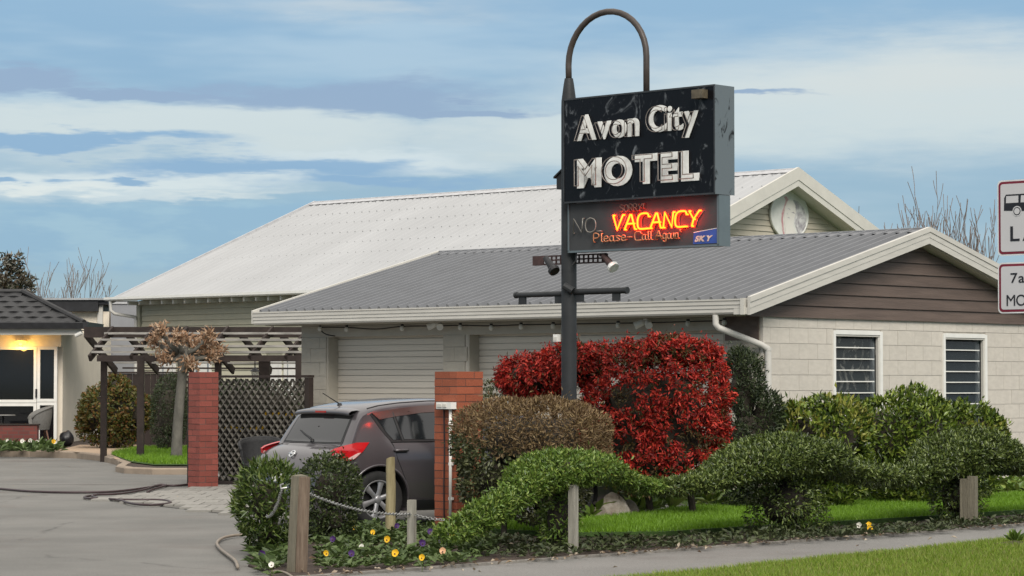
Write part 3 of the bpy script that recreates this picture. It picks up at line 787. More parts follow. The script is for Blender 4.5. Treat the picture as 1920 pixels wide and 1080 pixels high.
M_PLP = mat('plaque_pink', (.46, .20, .22), .6, 0, .3, 9, c2=(.60, .48, .46)); M_PLG = mat('plaque_grey', (.30, .28, .30), .6, 0, .3, 8, c2=(.62, .61, .60), lo=.4, hi=.58)
MB().prism(oval(1.), 'x', 0, .04).build('board', M_PLQ, pq)
MB().tube([(.04, *q) for q in oval(.99)], .018, 6, True).build('rim', M_PLQ, pq)
def flat(name, pts, x, m): return MB().prism([(ra * a, rb * b) for a, b in pts], 'x', .02, x).build(name, m, pq)
flat('painted_hair', [(-.30, .72), (-.20, .60), (-.28, .35), (-.42, .05), (-.44, -.25), (-.40, -.62), (-.33, -.85), (-.26, -.85), (-.32, -.5), (-.36, -.2), (-.30, .1), (-.14, .42), (-.06, .62), (-.18, .74)], .046, M_PLP)
flat('painted_hair', [(.18, .62), (.42, .60), (.72, .35), (.88, .0), (.86, -.4), (.70, -.66), (.50, -.82), (.38, -.6), (.24, -.3), (.26, .0), (.34, .25), (.28, .48)], .045, M_PLG)
flat('painted_face', [(-.10, .58), (.16, .60), (.30, .40), (.32, .12), (.24, -.14), (.18, -.42), (.34, -.74), (.40, -.86), (-.20, -.92), (-.24, -.6), (-.30, -.3), (-.28, .0), (-.26, .3)], .049, M_PLF)
for a, b, w in ((-.06, .24, .10), (.18, .10, .11), (-.05, -.12, .09), (-.14, .05, .04)):
    flat('painted_feature', [(a - w, b), (a, b + .035), (a + w, b - .04), (a, b - .02)], .052, M_PLG)

# ------------------------------------------------------------------ reception building on the far left
RB = at(114, 718, 61); RB[2] = zg(61)
rec = thing('reception_building', 'beige rendered building with black tiled roof and glazed front', 'building', RB, 0)
def rl(px, py, dy=0.):
    p = at(px, py, 61 + dy) - RB; return float(p[0]), float(p[2])
ZT = rl(0, 628)[1]
wl = MB()
wl.box(-14, rl(-30, 700)[0], 0, .25, -.2, ZT + .1)
gx0, gx1, gx2 = rl(-30, 0)[0], rl(74, 0)[0], rl(112, 0)[0]
gt1 = rl(0, 650)[1]
wl.box(gx0, 0, 0, .25, gt1, ZT + .1)
wl.box(-.25, 0, .25, 7.6, -.2, ZT + .1)
wl.build('wall', M_RENDER, rec)
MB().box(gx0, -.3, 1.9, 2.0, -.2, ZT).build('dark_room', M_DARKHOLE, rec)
M_RGLASS = glass('reception_glass', (.008, .008, .01), .05, .85)
fr = .07
def framed(x0, x1, z0, z1, nm='window'):
    w = MB().box(x0, x0 + fr, -.05, .03, z0, z1).box(x1 - fr, x1, -.05, .03, z0, z1).box(x0 + fr, x1 - fr, -.05, .03, z1 - fr, z1).box(x0 + fr, x1 - fr, -.05, .03, z0, z0 + fr).build(nm, M_WHITE, rec)
    MB().box(x0 + fr, x1 - fr, -.015, .0, z0 + fr, z1 - fr).build('pane', M_RGLASS, w); return w
mz = rl(0, 755)[1]
framed(gx0, gx1, mz, gt1); dw = framed(gx0, gx1, 0, mz - .01, 'door')
framed(gx1 + .01, gx2, mz + .02, gt1 - .0); framed(gx1 + .01, gx2, 0, mz + .01, 'lower_window')
MB().box(gx1 - .02, gx1 + .02, -.09, -.05, mz + .12, mz + .32).build('handle', M_BLACK, dw)
M_CURT = mat('brown_curtain', (.12, .095, .08), .9, 0, .35, 9, stretch=(6, 1, .3))
MB().box(gx1 + .1, gx2 - .08, .10, .12, .05, gt1 - .1).build('curtain', M_CURT, rec)
x_, z_ = rl(28, 680); MB().box(x_ - .3, x_ + .2, .5, .52, z_ - .35, z_ + .1).build('poster', mat('poster', (.16, .17, .18), .8), rec)
# eave, gutter and hip roof of tiles
ex, ez = rl(157, 612, -.6)
MB().box(-14, ex - .02, -.58, -.1, ZT + .09, ZT + .11).build('soffit', M_CREAM, rec)
MB().box(-14, ex - .06, -.60, -.56, ZT - .01, ZT + .16).build('fascia', M_CREAM, rec)
MB().prism([(-.62, ez - .06), (-.74, ez - .06), (-.76, ez + .08), (-.74, ez + .10), (-.62, ez + .10)], 'x', -14, ex).build('gutter', M_BLACK, rec)
MB().prism([(ex - .02, ez - .06), (ex + .1, ez - .06), (ex + .12, ez + .1), (ex - .02, ez + .1)], 'y', -.74, 1.6).build('gutter', M_BLACK, rec)
RSL = R(24); RUN = 1.72; RISE = RUN * math.tan(RSL); e0 = -.66
MB().add([(-14, e0, ez + .05), (ex, e0, ez + .05), (ex - RUN, e0 + RUN, ez + .05 + RISE), (-14, e0 + RUN, ez + .05 + RISE),
          (ex, 1.6, ez + .05), (ex - RUN, 1.6, ez + .05 + RISE), (-14, 1.6, ez + .05 + RISE), (-14, 1.6, ez + .05)],
         [(0, 1, 2, 3), (1, 4, 5, 2), (3, 2, 5, 6), (4, 7, 6, 5)]).build('roof', M_TILE, rec)
# one pressed tile, shared by all
def tile_mesh():
    mb = MB(); n = 8; P = []
    for v in (0, 1):
        P.append([(.34 * (i / n), v * .36, .012 + .020 * (0.5 - 0.5 * math.cos(2 * math.pi * i / n)) + (.022 if v == 0 else 0)) for i in range(n + 1)])
    P.insert(0, [(p[0], p[1], p[2] - .035) for p in P[0]])
    return mb.grid(P).mesh('roof_tile', M_TILE)
tm = tile_mesh()
for r_ in range(6):
    s0 = r_ * .32
    xlim = ex - s0 * math.cos(RSL) - .30
    x = -6.2 + (.0 if r_ % 2 else .17)
    while x < xlim:
        if s0 * math.cos(RSL) < RUN - .2:
            link('roof_tile', tm, rec, (x, e0 + s0 * math.cos(RSL), ez + .06 + s0 * math.sin(RSL)), (RSL, 0, 0))
        x += .34
hipc = MB().tube([(ex + .02, e0 - .02, ez + .09), (ex - RUN, e0 + RUN, ez + .10 + RISE)], .07, 8).build('hip_cap', M_TILE, rec)
MB().tube([(-14, e0 + RUN, ez + .08 + RISE), (ex - RUN, e0 + RUN, ez + .10 + RISE)], .06, 8).build('ridge_cap', M_TILE, rec)
# white eave camera and glowing wall lamp
px_, pz_ = rl(150, 627, -.5)
cm = thing('eave_camera', 'small white security camera under the black gutter corner', 'camera', RB + np.array([px_, -.55, pz_]))
MB().tube([(0, 0, .08), (0, -.04, .03)], .02, 8).build('bracket', M_WHITE, cm); MB().tube([(-.08, -.06, -.03), (.07, -.10, .04)], .05, 10).build('camera_body', M_WHITE, cm)
lx, lz = rl(40, 641, -.1)
lamp = thing('wall_lamp', 'lit amber dome lamp above the glazed front', 'lamp', RB + np.array([lx, -.14, lz]))
MB().lathe([(.001, -.10), (.05, -.095), (.09, -.07), (.12, -.025), (.125, .02)], 20).build('dome', emit('lamp_glow', (1., .50, .04), 3.0), lamp, smooth=True)
MB().lathe([(.125, .02), (.125, .05), (.001, .05)], 20).build('base', M_CREAM, lamp)
pl = bpy.data.lights.new('wall_lamp_light', 'POINT'); pl.energy = 9; pl.color = (1, .55, .12); pl.shadow_soft_size = .1
plo = bpy.data.objects.new('wall_lamp_light', pl); COL.objects.link(plo); plo.parent = lamp; plo.location = (0, -.12, -.12)

# flat-roofed block between them
FB = at(118, 718, 70); FB[2] = .2
fb = thing('flat_roofed_block', 'beige flat roofed block with black fascia behind the tiled roof', 'building', FB, 0)
def fl(px, py):
    p = at(px, py, 70) - FB; return float(p[0]), float(p[2])
x0, x1 = fl(-60, 0)[0], fl(208, 0)[0]; zt, zf = fl(0, 563)[1], fl(0, 584)[1]
MB().box(x0, x1, 0, 5, -.3, zf - .002).build('wall', M_RENDER, fb)
MB().box(x0, fl(190, 0)[0], -.25, 5.1, zf, zt - .02).build('fascia', M_BLACK, fb)
MB().box(fl(190, 0)[0] + .002, x1, -.20, 5.05, zf + .18, zt - .02).build('fascia', M_BLACK, fb)
MB().prism([(-.30, zt), (5.2, zt + .12), (5.2, zt + .17), (-.30, zt + .05)], 'x', x0 - .1, x1 + .02).build('roof', mat('pale_flat_roof', (.34, .35, .36), .5), fb)
pxl = fl(192, 0)[0]; MB().box(pxl - .07, pxl + .07, -.10, -.002, -.3, zf + .17).build('pilaster', M_CREAM, fb)
GB = at(231, 718, 69); GB[2] = .2
gb = thing('grey_shed', 'grey painted wall of a shed beside the white roofed house', 'shed', GB, 0)
a, b = (at(207, 718, 69) - GB)[0], (at(256, 718, 69) - GB)[0]; zt = at(0, 570, 69)[2] - .2
MB().box(a, b, 0, 3, -.3, zt).build('wall', mat('grey_paint', (.24, .245, .26), .7, 0, .06, 2), gb); MB().box(a - .02, b + .02, -.03, 3.05, zt + .002, zt + .06).build('roof', M_WROOFEDGE, gb)

# =================================================================== GATE PILLARS OF BRICK
def brick_pillar(P, rz, m, courses, ch, label, side=.37):
    t = thing('brick_pillar', label, 'pillar', P, rz, 'brick gate pillars')
    H = courses * ch
    MB().box(-side / 2 + .007, side / 2 - .007, -side / 2 + .007, side / 2 - .007, -.02, H - .012).build('mortar_core', M_MORTAR, t)
    st = side * .67; hd = side - st; g = .009
    for k in range(courses):
        z = k * ch + ch / 2; fl_ = 1 if k % 2 else -1
        for q in range(4):
            a = q * math.pi / 2
            # pinwheel of four bricks: each covers a stretcher length on its own side
            cx, cy = fl_ * (side / 2 - st / 2), -(side / 2 - hd / 2)
            c, s_ = math.cos(a), math.sin(a)
            x, y = cx * c - cy * s_, cx * s_ + cy * c
            j = random.uniform(-.002, .002)
            cube('brick', t, m, (x + j, y + j, z), (st - g, hd - g + .004, ch - g), a)
    return t
PR = at(860, 718, 28.2); PR[2] = 0
PL = at(381.5, 718, 39.95); PL[2] = 0
brick_pillar(PR, -R(48), M_BRICKR, 21, .0822, 'orange brick pillar with power box beside the parked car', .375)
brick_pillar(PL, -R(52), M_BRICKL, 20, .0885, 'dark red brick pillar in front of the lattice screen', .335)
# power point box and conduit on the right pillar
pb = thing('power_box', 'white outdoor power point with conduit on the orange brick pillar', 'power box', PR, -R(48))
def onp(px, py, off=-.20):
    yv = np.array([math.sin(R(48)), math.cos(R(48)), 0]); xv = np.array([math.cos(R(48)), -math.sin(R(48)), 0]); o = PR + yv * off
    d = _ray(px, py); t = np.dot(o - EYEP, yv) / np.dot(d, yv); p = EYEP + d * t - PR; return float(p @ xv), float(p[2])
a, b = onp(821, 754, -.24), onp(849, 767, -.24)
MB().box(a[0], b[0], -.265, -.19, b[1], a[1]).build('box', M_WHITE, pb)
MB().box(a[0] + .02, a[0] + .09, -.275, -.265, b[1] + .02, a[1] - .02).box(a[0] + .11, a[0] + .17, -.275, -.265, b[1] + .02, a[1] - .02).build('socket', M_CREAM, pb)
cx = onp(844, 800, -.22)[0]
co = MB().tube([(cx, -.215, b[1]), (cx, -.215, .02)], .017, 10).build('conduit', M_WHITE, pb, smooth=True)
for z in (1.15, .72, .35): MB().box(cx - .027, cx + .027, -.222, -.19, z, z + .03).build('clip', M_WHITE, co)
MB().tube([(cx - .12, -.205, b[1]), (cx - .115, -.2, .9), (cx - .125, -.2, .5), (cx - .12, -.2, .05)], .009, 6).build('cable', M_BLACK, pb)

# =================================================================== LATTICE SCREEN
LO = at(578, 718, 39.7); LO[2] = 0
lat = thing('lattice_screen', 'dark timber lattice screen between red pillar and garage', 'screen', LO, -AS)
LWID, LZ0, LZ1 = 2.75, .07, 1.66
MB().box(-.05, .05, -.03, .06, 0, LZ1 + .02).build('post', M_DARKWOOD, lat); MB().box(-LWID - .05, -LWID + .05, -.03, .06, 0, LZ1 + .02).build('post', M_DARKWOOD, lat)
MB().box(-LWID - .06, .06, -.04, .07, LZ1 + .022, LZ1 + .06).build('top_rail', M_DARKWOOD, lat)
MB().box(-LWID + .052, -.052, -.02, .04, LZ0 - .05, LZ0).build('bottom_rail', M_DARKWOOD, lat)
hgt = LZ1 - LZ0; sp = .150
def diag(c, sgn, y):
    # slat along x + sgn*z = c inside the panel
    pts = []
    for x in (-LWID + .05, -.05):
        z = sgn * (c - x)
        if 0 <= z <= hgt: pts.append((x, z))
    for z in (0, hgt):
        x = c - sgn * z
        if -LWID + .05 < x < -.05: pts.append((x, z))
    if len(pts) < 2: return
    a, b = pts[0], pts[-1]
    if math.hypot(a[0] - b[0], a[1] - b[1]) < .06: return
    MB().beam((a[0], y, a[1] + LZ0), (b[0], y, b[1] + LZ0), .010, .052, (0, -1, 0)).build('slat', M_LATTICE, lat)
c = -LWID - hgt
while c < hgt:
    diag(c, 1, .012); diag(c, -1, .001); c += sp
# =================================================================== PERGOLA
PG = at(360, 718, 52); PG[2] = 0
per = thing('pergola', 'dark stained pergola with weathered grey battens beside the garage', 'pergola', PG, 0)
def pgl(px, py, dy=0.):
    p = at(px, py, 52 + dy) - PG; return (float(p[0]), float(dy), float(p[2]))
a, b = pgl(158, 622), pgl(590, 622)
MB().box(a[0], b[0], -.04, .04, pgl(0, 633)[2], pgl(0, 613)[2]).build('ridge_beam', M_DARKWOOD, per)
for px in (212, 290, 352, 428, 512, 580):           # front rafters falling towards the drive
    p0 = pgl(px, 617, -.06); p1 = pgl(px - 44, 672, -1.1); MB().beam(p0, p1, .05, .13).build('rafter', M_DARKWOOD, per)
for px in (162, 240, 306, 382, 452, 528):           # back rafters
    p0 = pgl(px, 628, .06); p1 = pgl(px + 56, 696, 1.4); MB().beam(p0, p1, .05, .14).build('rafter', M_DARKWOOD, per)
for px0, py in ((196, 625), (188, 637), (178, 649), (172, 660)):
    dy = -.2 - (py - 620) / 48
    p0, p1 = pgl(px0, py, dy), pgl(585, py, dy)
    MB().beam(p0, p1, .10, .042).build('batten', M_BATTEN, per)
for px0, py in ((196, 670), (215, 680), (230, 690)):
    p0, p1 = pgl(px0, py, .7 + (py - 668) / 30), pgl(585, py + 1, .7 + (py - 668) / 30); MB().beam(p0, p1, .08, .035).build('batten', M_DARKWOOD if py == 690 else M_BATTEN, per)
p0, p1 = pgl(182, 671, -1.05), pgl(590, 671, -1.05); MB().box(p0[0], p1[0], -1.09, -1.0, p0[2] - .07, p0[2] + .05).build('front_beam', M_DARKWOOD, per)
for px, w, dy in ((195, .12, 1.0), (264, .13, -1.05), (409, .13, .9), (496, .22, .9), (560, .12, -1.05)):
    x = pgl(px, 700, dy)[0]; MB().box(x - w / 2, x + w / 2, dy - w / 2, dy + w / 2, 0, pgl(px, 668, dy)[2]).build('post', M_DARKWOOD, per)
# carriage lantern hanging in the pergola
ln = thing('lantern', 'small black carriage lantern under the pergola', 'lantern', PG + np.array(pgl(478, 705, .3)))
MB().lathe([(.001, .20), (.02, .17), (.09, .10), (.1, .09), (.06, .085)], 6).build('cap', M_BLACK, ln); MB().lathe([(.06, .085), (.075, .08), (.055, -.08), (.03, -.1), (.001, -.1)], 6).build('lamp_glass', glass('lantern_glass', (.3, .3, .3), .1, .5), ln); MB().tube([(0, 0, .18), (0, 0, .62)], .012, 6).build('hanger', M_BLACK, ln)
# dark timber fence behind the pergola
FN = at(203, 718, 60.5); FN[2] = .1
fen = thing('timber_fence', 'dark brown timber fence behind the pergola', 'fence', FN, 0)
zt = at(0, 697, 60.5)[2] - .1; x = 0.
while x < 4.7:
    cube('paling', fen, M_DARKWOOD, (x + .07, random.uniform(-.004, .004), zt / 2 - .1), (.134, .025, zt + .1)); x += .14
MB().box(0, 4.75, -.04, .045, zt - .045, zt + .0).build('cap_rail', M_DARKWOOD, fen)

# =================================================================== MOTEL SIGN
SP = at(1067, 718, 28.5); SP[2] = 0
sg = thing('motel_sign', 'tall black motel sign with white lettering and lit red neon on a pole', 'sign', SP, -AS)
M_SBLACK = peeling('black_sign_face', (.006, .006, .0075), (.15, .165, .18), .555, .74, .22, 4.6, (1, 1, .75))
M_SSIDE = peeling('weathered_sign_side', (.125, .15, .165), (.012, .013, .015), .56, .63, .4, 3.4, (1, 1, .7))
M_SLOW = mat('lower_sign_face', (.052, .054, .056), .5, 0, .12, 3, spec=.2)
M_SLOWS = mat('lower_sign_side', (.105, .135, .150), .5, 0, .1, 3)
MB().lathe([(.084, -.02), (.084, 4.60), (.082, 4.68), (.058, 4.86), (.046, 4.93)], 24).build('pole', M_POLE, sg, smooth=True)
arch = [(0, 0, 4.9), (-.004, 0, 5.05)]
for i in range(19):
    t = math.pi - math.pi * i / 18; arch.append((.552 + .556 * math.cos(t), 0, 5.08 + .53 * math.sin(t)))
arch += [(1.108, 0, 5.0), (1.108, 0, 4.66)]
MB().tube(arch, .034, 14).build('arch_tube', M_ARCH, sg, smooth=True)
bx0, bx1, bz0, bz1, bd = .062, 2.16, 3.553, 4.68, .155
MB().box(bx0, bx1, -bd, bd, bz0, bz1).build('upper_box', M_SBLACK, sg)
MB().box(bx1 + .001, bx1 + .008, -bd - .004, bd + .004, bz0 - .004, bz1 + .004).build('upper_box_end', M_SSIDE, sg)
rim = MB()
for (a, b, c, d) in ((bx0, bx1, bz1 - .012, bz1 + .006), (bx0, bx1, bz0 - .006, bz0 + .012), (bx0 - .004, bx0 + .012, bz0, bz1), (bx1 - .012, bx1 + .0, bz0, bz1)): rim.box(a, b, -bd - .007, -bd + .02, c, d)
rim.build('edge_trim', mat('sign_edge', (.035, .037, .04), .35, 0, .3, 9), sg)
lx0, lx1, lz0, lz1, ld = .072, 2.155, 3.018, 3.545, .09
MB().box(lx0, lx1, -ld, ld, lz0, lz1).build('lower_box', M_SLOW, sg)
MB().box(lx1 + .001, lx1 + .007, -ld - .003, ld + .003, lz0 - .003, lz1).build('lower_box_end', M_SLOWS, sg)
rim = MB()
for (a, b, c, d) in ((lx0, lx1, lz0 - .006, lz0 + .016), (lx0, lx0 + .016, lz0, lz1), (lx1 - .016, lx1, lz0, lz1)): rim.box(a, b, -ld - .012, -ld + .01, c, d)
rim.build('edge_trim', M_SLOWS, sg)
# lettering from outline type
def glyph(ch, ext=.0, bold=0., outline=0.):
    cu = bpy.data.curves.new('type', 'FONT'); cu.body = ch; cu.size = 1; cu.extrude = ext; cu.offset = bold; cu.resolution_u = 5
    if outline: cu.fill_mode = 'NONE'; cu.bevel_depth = outline; cu.bevel_resolution = 1; cu.extrude = 0
    ob = bpy.data.objects.new('type', cu); COL.objects.link(ob)
    dg = bpy.context.evaluated_depsgraph_get(); me = bpy.data.meshes.new_from_object(ob.evaluated_get(dg))
    bpy.data.objects.remove(ob); bpy.data.curves.remove(cu)
    me.transform(Matrix.Rotation(math.pi / 2, 4, 'X')); return me
def word(parent, s, x0, x1, zb, cap, y, m, bold=.02, gap=.07, name='letter', tube=None, tm_=None, toff=(0, 0), depth=.02, slant=0., space=.3, bump=None):
    ms = []; cur = 0.
    for ch in s:
        if ch == ' ': cur += space; continue
        me = glyph(ch, .1, bold); xs = [v.co.x for v in me.vertices]; a, b = min(xs), max(xs)
        ms.append((ch, me, cur - a)); cur += b - a + gap
    tot = cur - gap; kx = (x1 - x0) / tot; capn = .70 + 2 * bold if True else 1; kz = cap / capn
    for i, (ch, me, off) in enumerate(ms):
        T = Matrix.Translation((x0 + off * kx, y, zb)) @ Matrix.Diagonal((kx, depth / .2, kz, 1)) @ (Matrix(((1, 0, slant, 0), (0, 1, 0, 0), (0, 0, 1, 0), (0, 0, 0, 1))))
        me.transform(T); me.materials.clear(); me.materials.append(m); o = link(name, me, parent)
        if tube:
            t2 = glyph(ch, 0, bold * .2, tube / kz); t2.transform(Matrix.Translation((x0 + off * kx + toff[0], y - .055, zb + toff[1])) @ Matrix.Diagonal((kx, kx, kz, 1)))
            t2.materials.clear(); t2.materials.append(tm_); link('neon_tube', t2, o)
M_LET = mat('white_letter', (.52, .52, .50), .6, 0, .16, 9, c2=(.78, .78, .75), lo=.25, hi=.55)
M_TUBE = mat('unlit_neon_glass', (.20, .17, .15), .25, 0, .15, 20, spec=.6)
word(sg, 'Avon', .27, 1.15, 4.225, .285, -bd - .012, M_LET, .030, .045, depth=.008, tube=.0045, tm_=M_TUBE, toff=(-.01, -.01))
word(sg, 'City', 1.285, 1.95, 4.25, .285, -bd - .012, M_LET, .026, .045, depth=.008, tube=.0045, tm_=M_TUBE, toff=(-.01, -.01))
word(sg, 'MOTEL', .27, 1.96, 3.722, .325, -bd - .012, M_LET, .055, .085, depth=.008, tube=.0052, tm_=M_TUBE, toff=(-.015, .005))
# floodlight fitting on the top corner of the face
MB().box(1.93, 2.07, -bd - .10, -bd - .005, 4.545, 4.635).build('face_light', mat('brass_fitting', (.10, .082, .055), .5, 0, .4, 12), sg)
# neon strokes
STK = {
 'V': [[(0, 1), (.42, 0), (.86, 1)]], 'A': [[(0, 0), (.42, 1), (.52, 1), (.9, 0)], [(.2, .38), (.72, .38)]],
 'C': [[(.9, .8), (.8, 1), (.25, 1), (0, .75), (0, .25), (.2, 0), (.9, 0)]], 'N': [[(0, 0), (0.05, 1), (.72, 0), (.78, 1)]],
 'Y': [[(0, 1), (.42, .45), (.86, 1)], [(.42, .45), (.30, 0)]], 'S': [[(.75, .9), (.5, 1), (.15, .95), (.05, .72), (.65, .42), (.7, .15), (.4, 0), (0, .1)]],
 'O': [[(.4, 1), (.1, .85), (0, .5), (.1, .12), (.42, 0), (.75, .15), (.85, .5), (.74, .86), (.4, 1)]], 'R': [[(0, 0), (0, 1), (.55, 1), (.72, .78), (.55, .52), (0, .5)], [(.35, .5), (.75, 0)]],
 'P': [[(0, 0), (0, 1), (.5, 1), (.68, .76), (.5, .48), (0, .46)]], 'l': [[(.1, 1), (.1, .05), (.2, 0)]], 'e': [[(.02, .34), (.5, .36), (.42, .62), (.15, .62), (0, .34), (.15, 0), (.5, .06)]],
 'a': [[(.48, .6), (.15, .62), (0, .32), (.12, .02), (.44, .1), (.48, .6)], [(.48, .6), (.5, .05), (.6, 0)]], 's': [[(.45, .55), (.2, .64), (.05, .5), (.42, .2), (.3, 0), (0, .05)]],
 '-': [[(.05, .4), (.45, .4)]], 'g': [[(.48, .6), (.15, .62), (0, .32), (.12, .04), (.46, .12)], [(.48, .6), (.48, -.2), (.25, -.32), (0, -.22)]], 'i': [[(.1, .62), (.1, .02)]], 'n': [[(.02, 0), (.04, .62)], [(.04, .5), (.25, .63), (.42, .55), (.44, 0)]],
 '!': [[(.1, 1), (.05, .3)]], "'": [[(.1, 1), (.05, .75)]]}
def smooth_pts(p, k=3):
    if len(p) < 4: return p
    out = []
    for i in range(len(p) - 1):
        p0, p1, p2, p3 = p[max(i - 1, 0)], p[i], p[i + 1], p[min(i + 2, len(p) - 1)]
        for j in range(k):
            t = j / k; out.append(tuple(.5 * (2 * p1[c] + (p2[c] - p0[c]) * t + (2 * p0[c] - 5 * p1[c] + 4 * p2[c] - p3[c]) * t * t + (3 * p1[c] - p0[c] - 3 * p2[c] + p3[c]) * t ** 3) for c in (0, 1)))
    return out + [p[-1]]
def neon(parent, s, x0, x1, zb, h, y, r, m, dbl=0., slant=.0, bk=None):
    cur = 0.; L_ = []
    for ch in s:
        if ch == ' ': cur += .35; continue
        w = max(p[0] for st in STK[ch] for p in st); L_.append((ch, cur)); cur += w + .22
    k = (x1 - x0) / (cur - .22)
    for ch, off in L_:
        mb = MB()
        for st in STK[ch]:
            pts = smooth_pts(st) if ch in 'SOCesagnRP' else st
            P = [(x0 + (off + a) * k + slant * b * h, y, zb + b * h) for a, b in pts]
            mb.tube(P, r, 8)
            if dbl: mb.tube([(p[0] + dbl, y + .012, p[2] - dbl * .3) for p in P], r * .8, 6)
            for e in (P[0], P[-1]): mb.tube([e, (e[0], y + .03, e[2])], r, 6)
        mb.build('neon_letter', m, parent, smooth=True)
yb = -ld - .036
M_NEON = emit('lit_neon', (1., .024, .001), 20.0)
M_DIM = mat('unlit_red_neon_and_shadow', (.16, .07, .05), .3, 0, .2, 20, spec=.6)  # unlit tubes, also the shadow copy of the lit word
M_ORG = mat('unlit_orange_neon', (.52, .20, .09), .3, 0, .2, 20, spec=.6)
M_GRYN = mat('unlit_clear_neon', (.20, .185, .165), .25, 0, .2, 20, spec=.6)
neon(sg, 'VACANCY', .735, 1.915, 3.232, .158, yb, .0095, M_NEON, slant=.08)
neon(sg, 'VACANCY', .765, 1.945, 3.225, .158, yb + .028, .0055, M_DIM, slant=.08)  # dim offset copy set on the board as the shadow of the lit tubes
neon(sg, 'NO', .175, .50, 3.222, .155, yb, .007, M_GRYN)
neon(sg, '-', .50, .57, 3.19, .10, yb, .006, M_GRYN)
neon(sg, 'SORRY!', .84, 1.17, 3.425, .072, yb, .0055, M_DIM)
neon(sg, 'Please-', .47, .99, 3.115, .088, yb, .0065, M_ORG)
neon(sg, "Call Again'", 1.05, 1.67, 3.112, .088, yb, .0065, M_ORG)
# small blue sticker with slanted letters
st = MB().add([(1.815, -ld - .004, 3.045), (2.143, -ld - .004, 3.045), (2.143, -ld - .004, 3.20), (1.825, -ld - .004, 3.165)], [(0, 1, 2, 3)]).build('blue_sticker', mat('sticker_blue', (.035, .075, .30), .4, 0, .15, 9), sg)
word(st, 'SKY', 1.84, 2.06, 3.072, .062, -ld - .007, mat('sticker_letter', (.62, .46, .40), .5, 0, .2, 14), .05, .04, depth=.004, slant=.3)
MB().add([(1.825, -ld - .0055, 3.163), (2.143, -ld - .0055, 3.198), (2.143, -ld - .0055, 3.203), (1.825, -ld - .0055, 3.17)], [(0, 1, 2, 3)]).build('sticker_edge', M_LET, st)
# crossbar with hanger lugs, perforated arm, spotlights, junction box
cb = MB().tube([(-.79, .0, 2.575), (.0, 0, 2.575)], .030, 12).tube([(0, 0, 2.59), (.83, 0, 2.59)], .034, 12).tube([(-.80, 0, 2.575), (-.77, 0, 2.575)], .036, 12).tube([(.81, 0, 2.59), (.84, 0, 2.59)], .038, 12).build('crossbar', M_POLE, sg); smooth_by_angle(cb, 50)
for x, z in ((-.69, 2.505), (-.15, 2.505), (.16, 2.515), (.68, 2.515)): MB().box(x - .05, x + .05, -.012, .012, z - .035, z + .05).build('hanger_lug', M_POLE, cb)
MB().tube([(.02, -.10, 2.66), (.11, -.06, 2.60)], .04, 10).build('crossbar_clamp', M_POLE, cb)
M_RUST = mat('rusty_arm', (.055, .030, .028), .7, 0, .35, 12)
ar = MB()
for z in (2.90, 2.945, 2.99): ar.box(-.62, .46, .088, .104, z, z + .016)
for i in range(17):
    x = -.62 + i * .0675; ar.box(x, x + .018, .09, .102, 2.905, 3.0)
ar.box(-.62, -.46, .087, .105, 2.90, 3.006).box(.40, .46, .087, .105, 2.90, 3.006); ar.build('perforated_arm', M_RUST, sg)
def spot(x, y0, d, lit):
    s_ = MB().tube([(x, .085, 2.97), (x + d[0] * .3, y0, 2.975), (x + d[0] * .75, y0 - .02, 2.965)], .012, 8).build('spot_bracket', M_RUST, sg)
    a = Vector((x + d[0] * .7, y0 - .02, 2.975)); dd = Vector(d).normalized()
    MB().tube([a, a + dd * .10, a + dd * .17], [.030, .038, .044], 14).build('spot_housing', M_RUST if lit else M_BLACK, s_)
    MB().tube([a + dd * .165, a + dd * .19, a + dd * .225], [.046, .066, .062], 14).build('spot_lens', mat('spot_lens', (.62, .62, .60), .2, 0, .3, 14, spec=.8) if lit else M_BLACK, s_)
spot(.42, -.02, (.16, -.02, -.14), True); spot(-.40, -.02, (.13, -.02, -.13), False)
MB().tube([(.16, -.06, 3.02), (.17, -.07, 2.93), (.13, -.085, 2.88)], .008, 6).build('cable', M_BLACK, sg)
MB().prism([(-.155, 3.72), (-.07, 3.72), (-.07, 3.92), (-.155, 3.85)], 'y', -.03, .07).build('junction_box', M_BLACK, sg)
MB().prism([(-.185, 3.84), (-.07, 3.92), (-.07, 3.94), (-.185, 3.86)], 'y', -.05, .09).build('box_hood', M_BLACK, sg)
# white sensor on the pole
se = thing('pole_sensor', 'small white sensor box on the side of the sign pole', 'sensor', SP + ZS * 2.09 + XS * -.11 + YS * -.07, -AS)
MB().box(-.035, .03, -.03, .03, -.04, .04).build('sensor_body', M_WHITE, se); MB().box(-.03, .02, -.034, -.031, -.03, .01).build('sensor_window', M_CREAM, se)

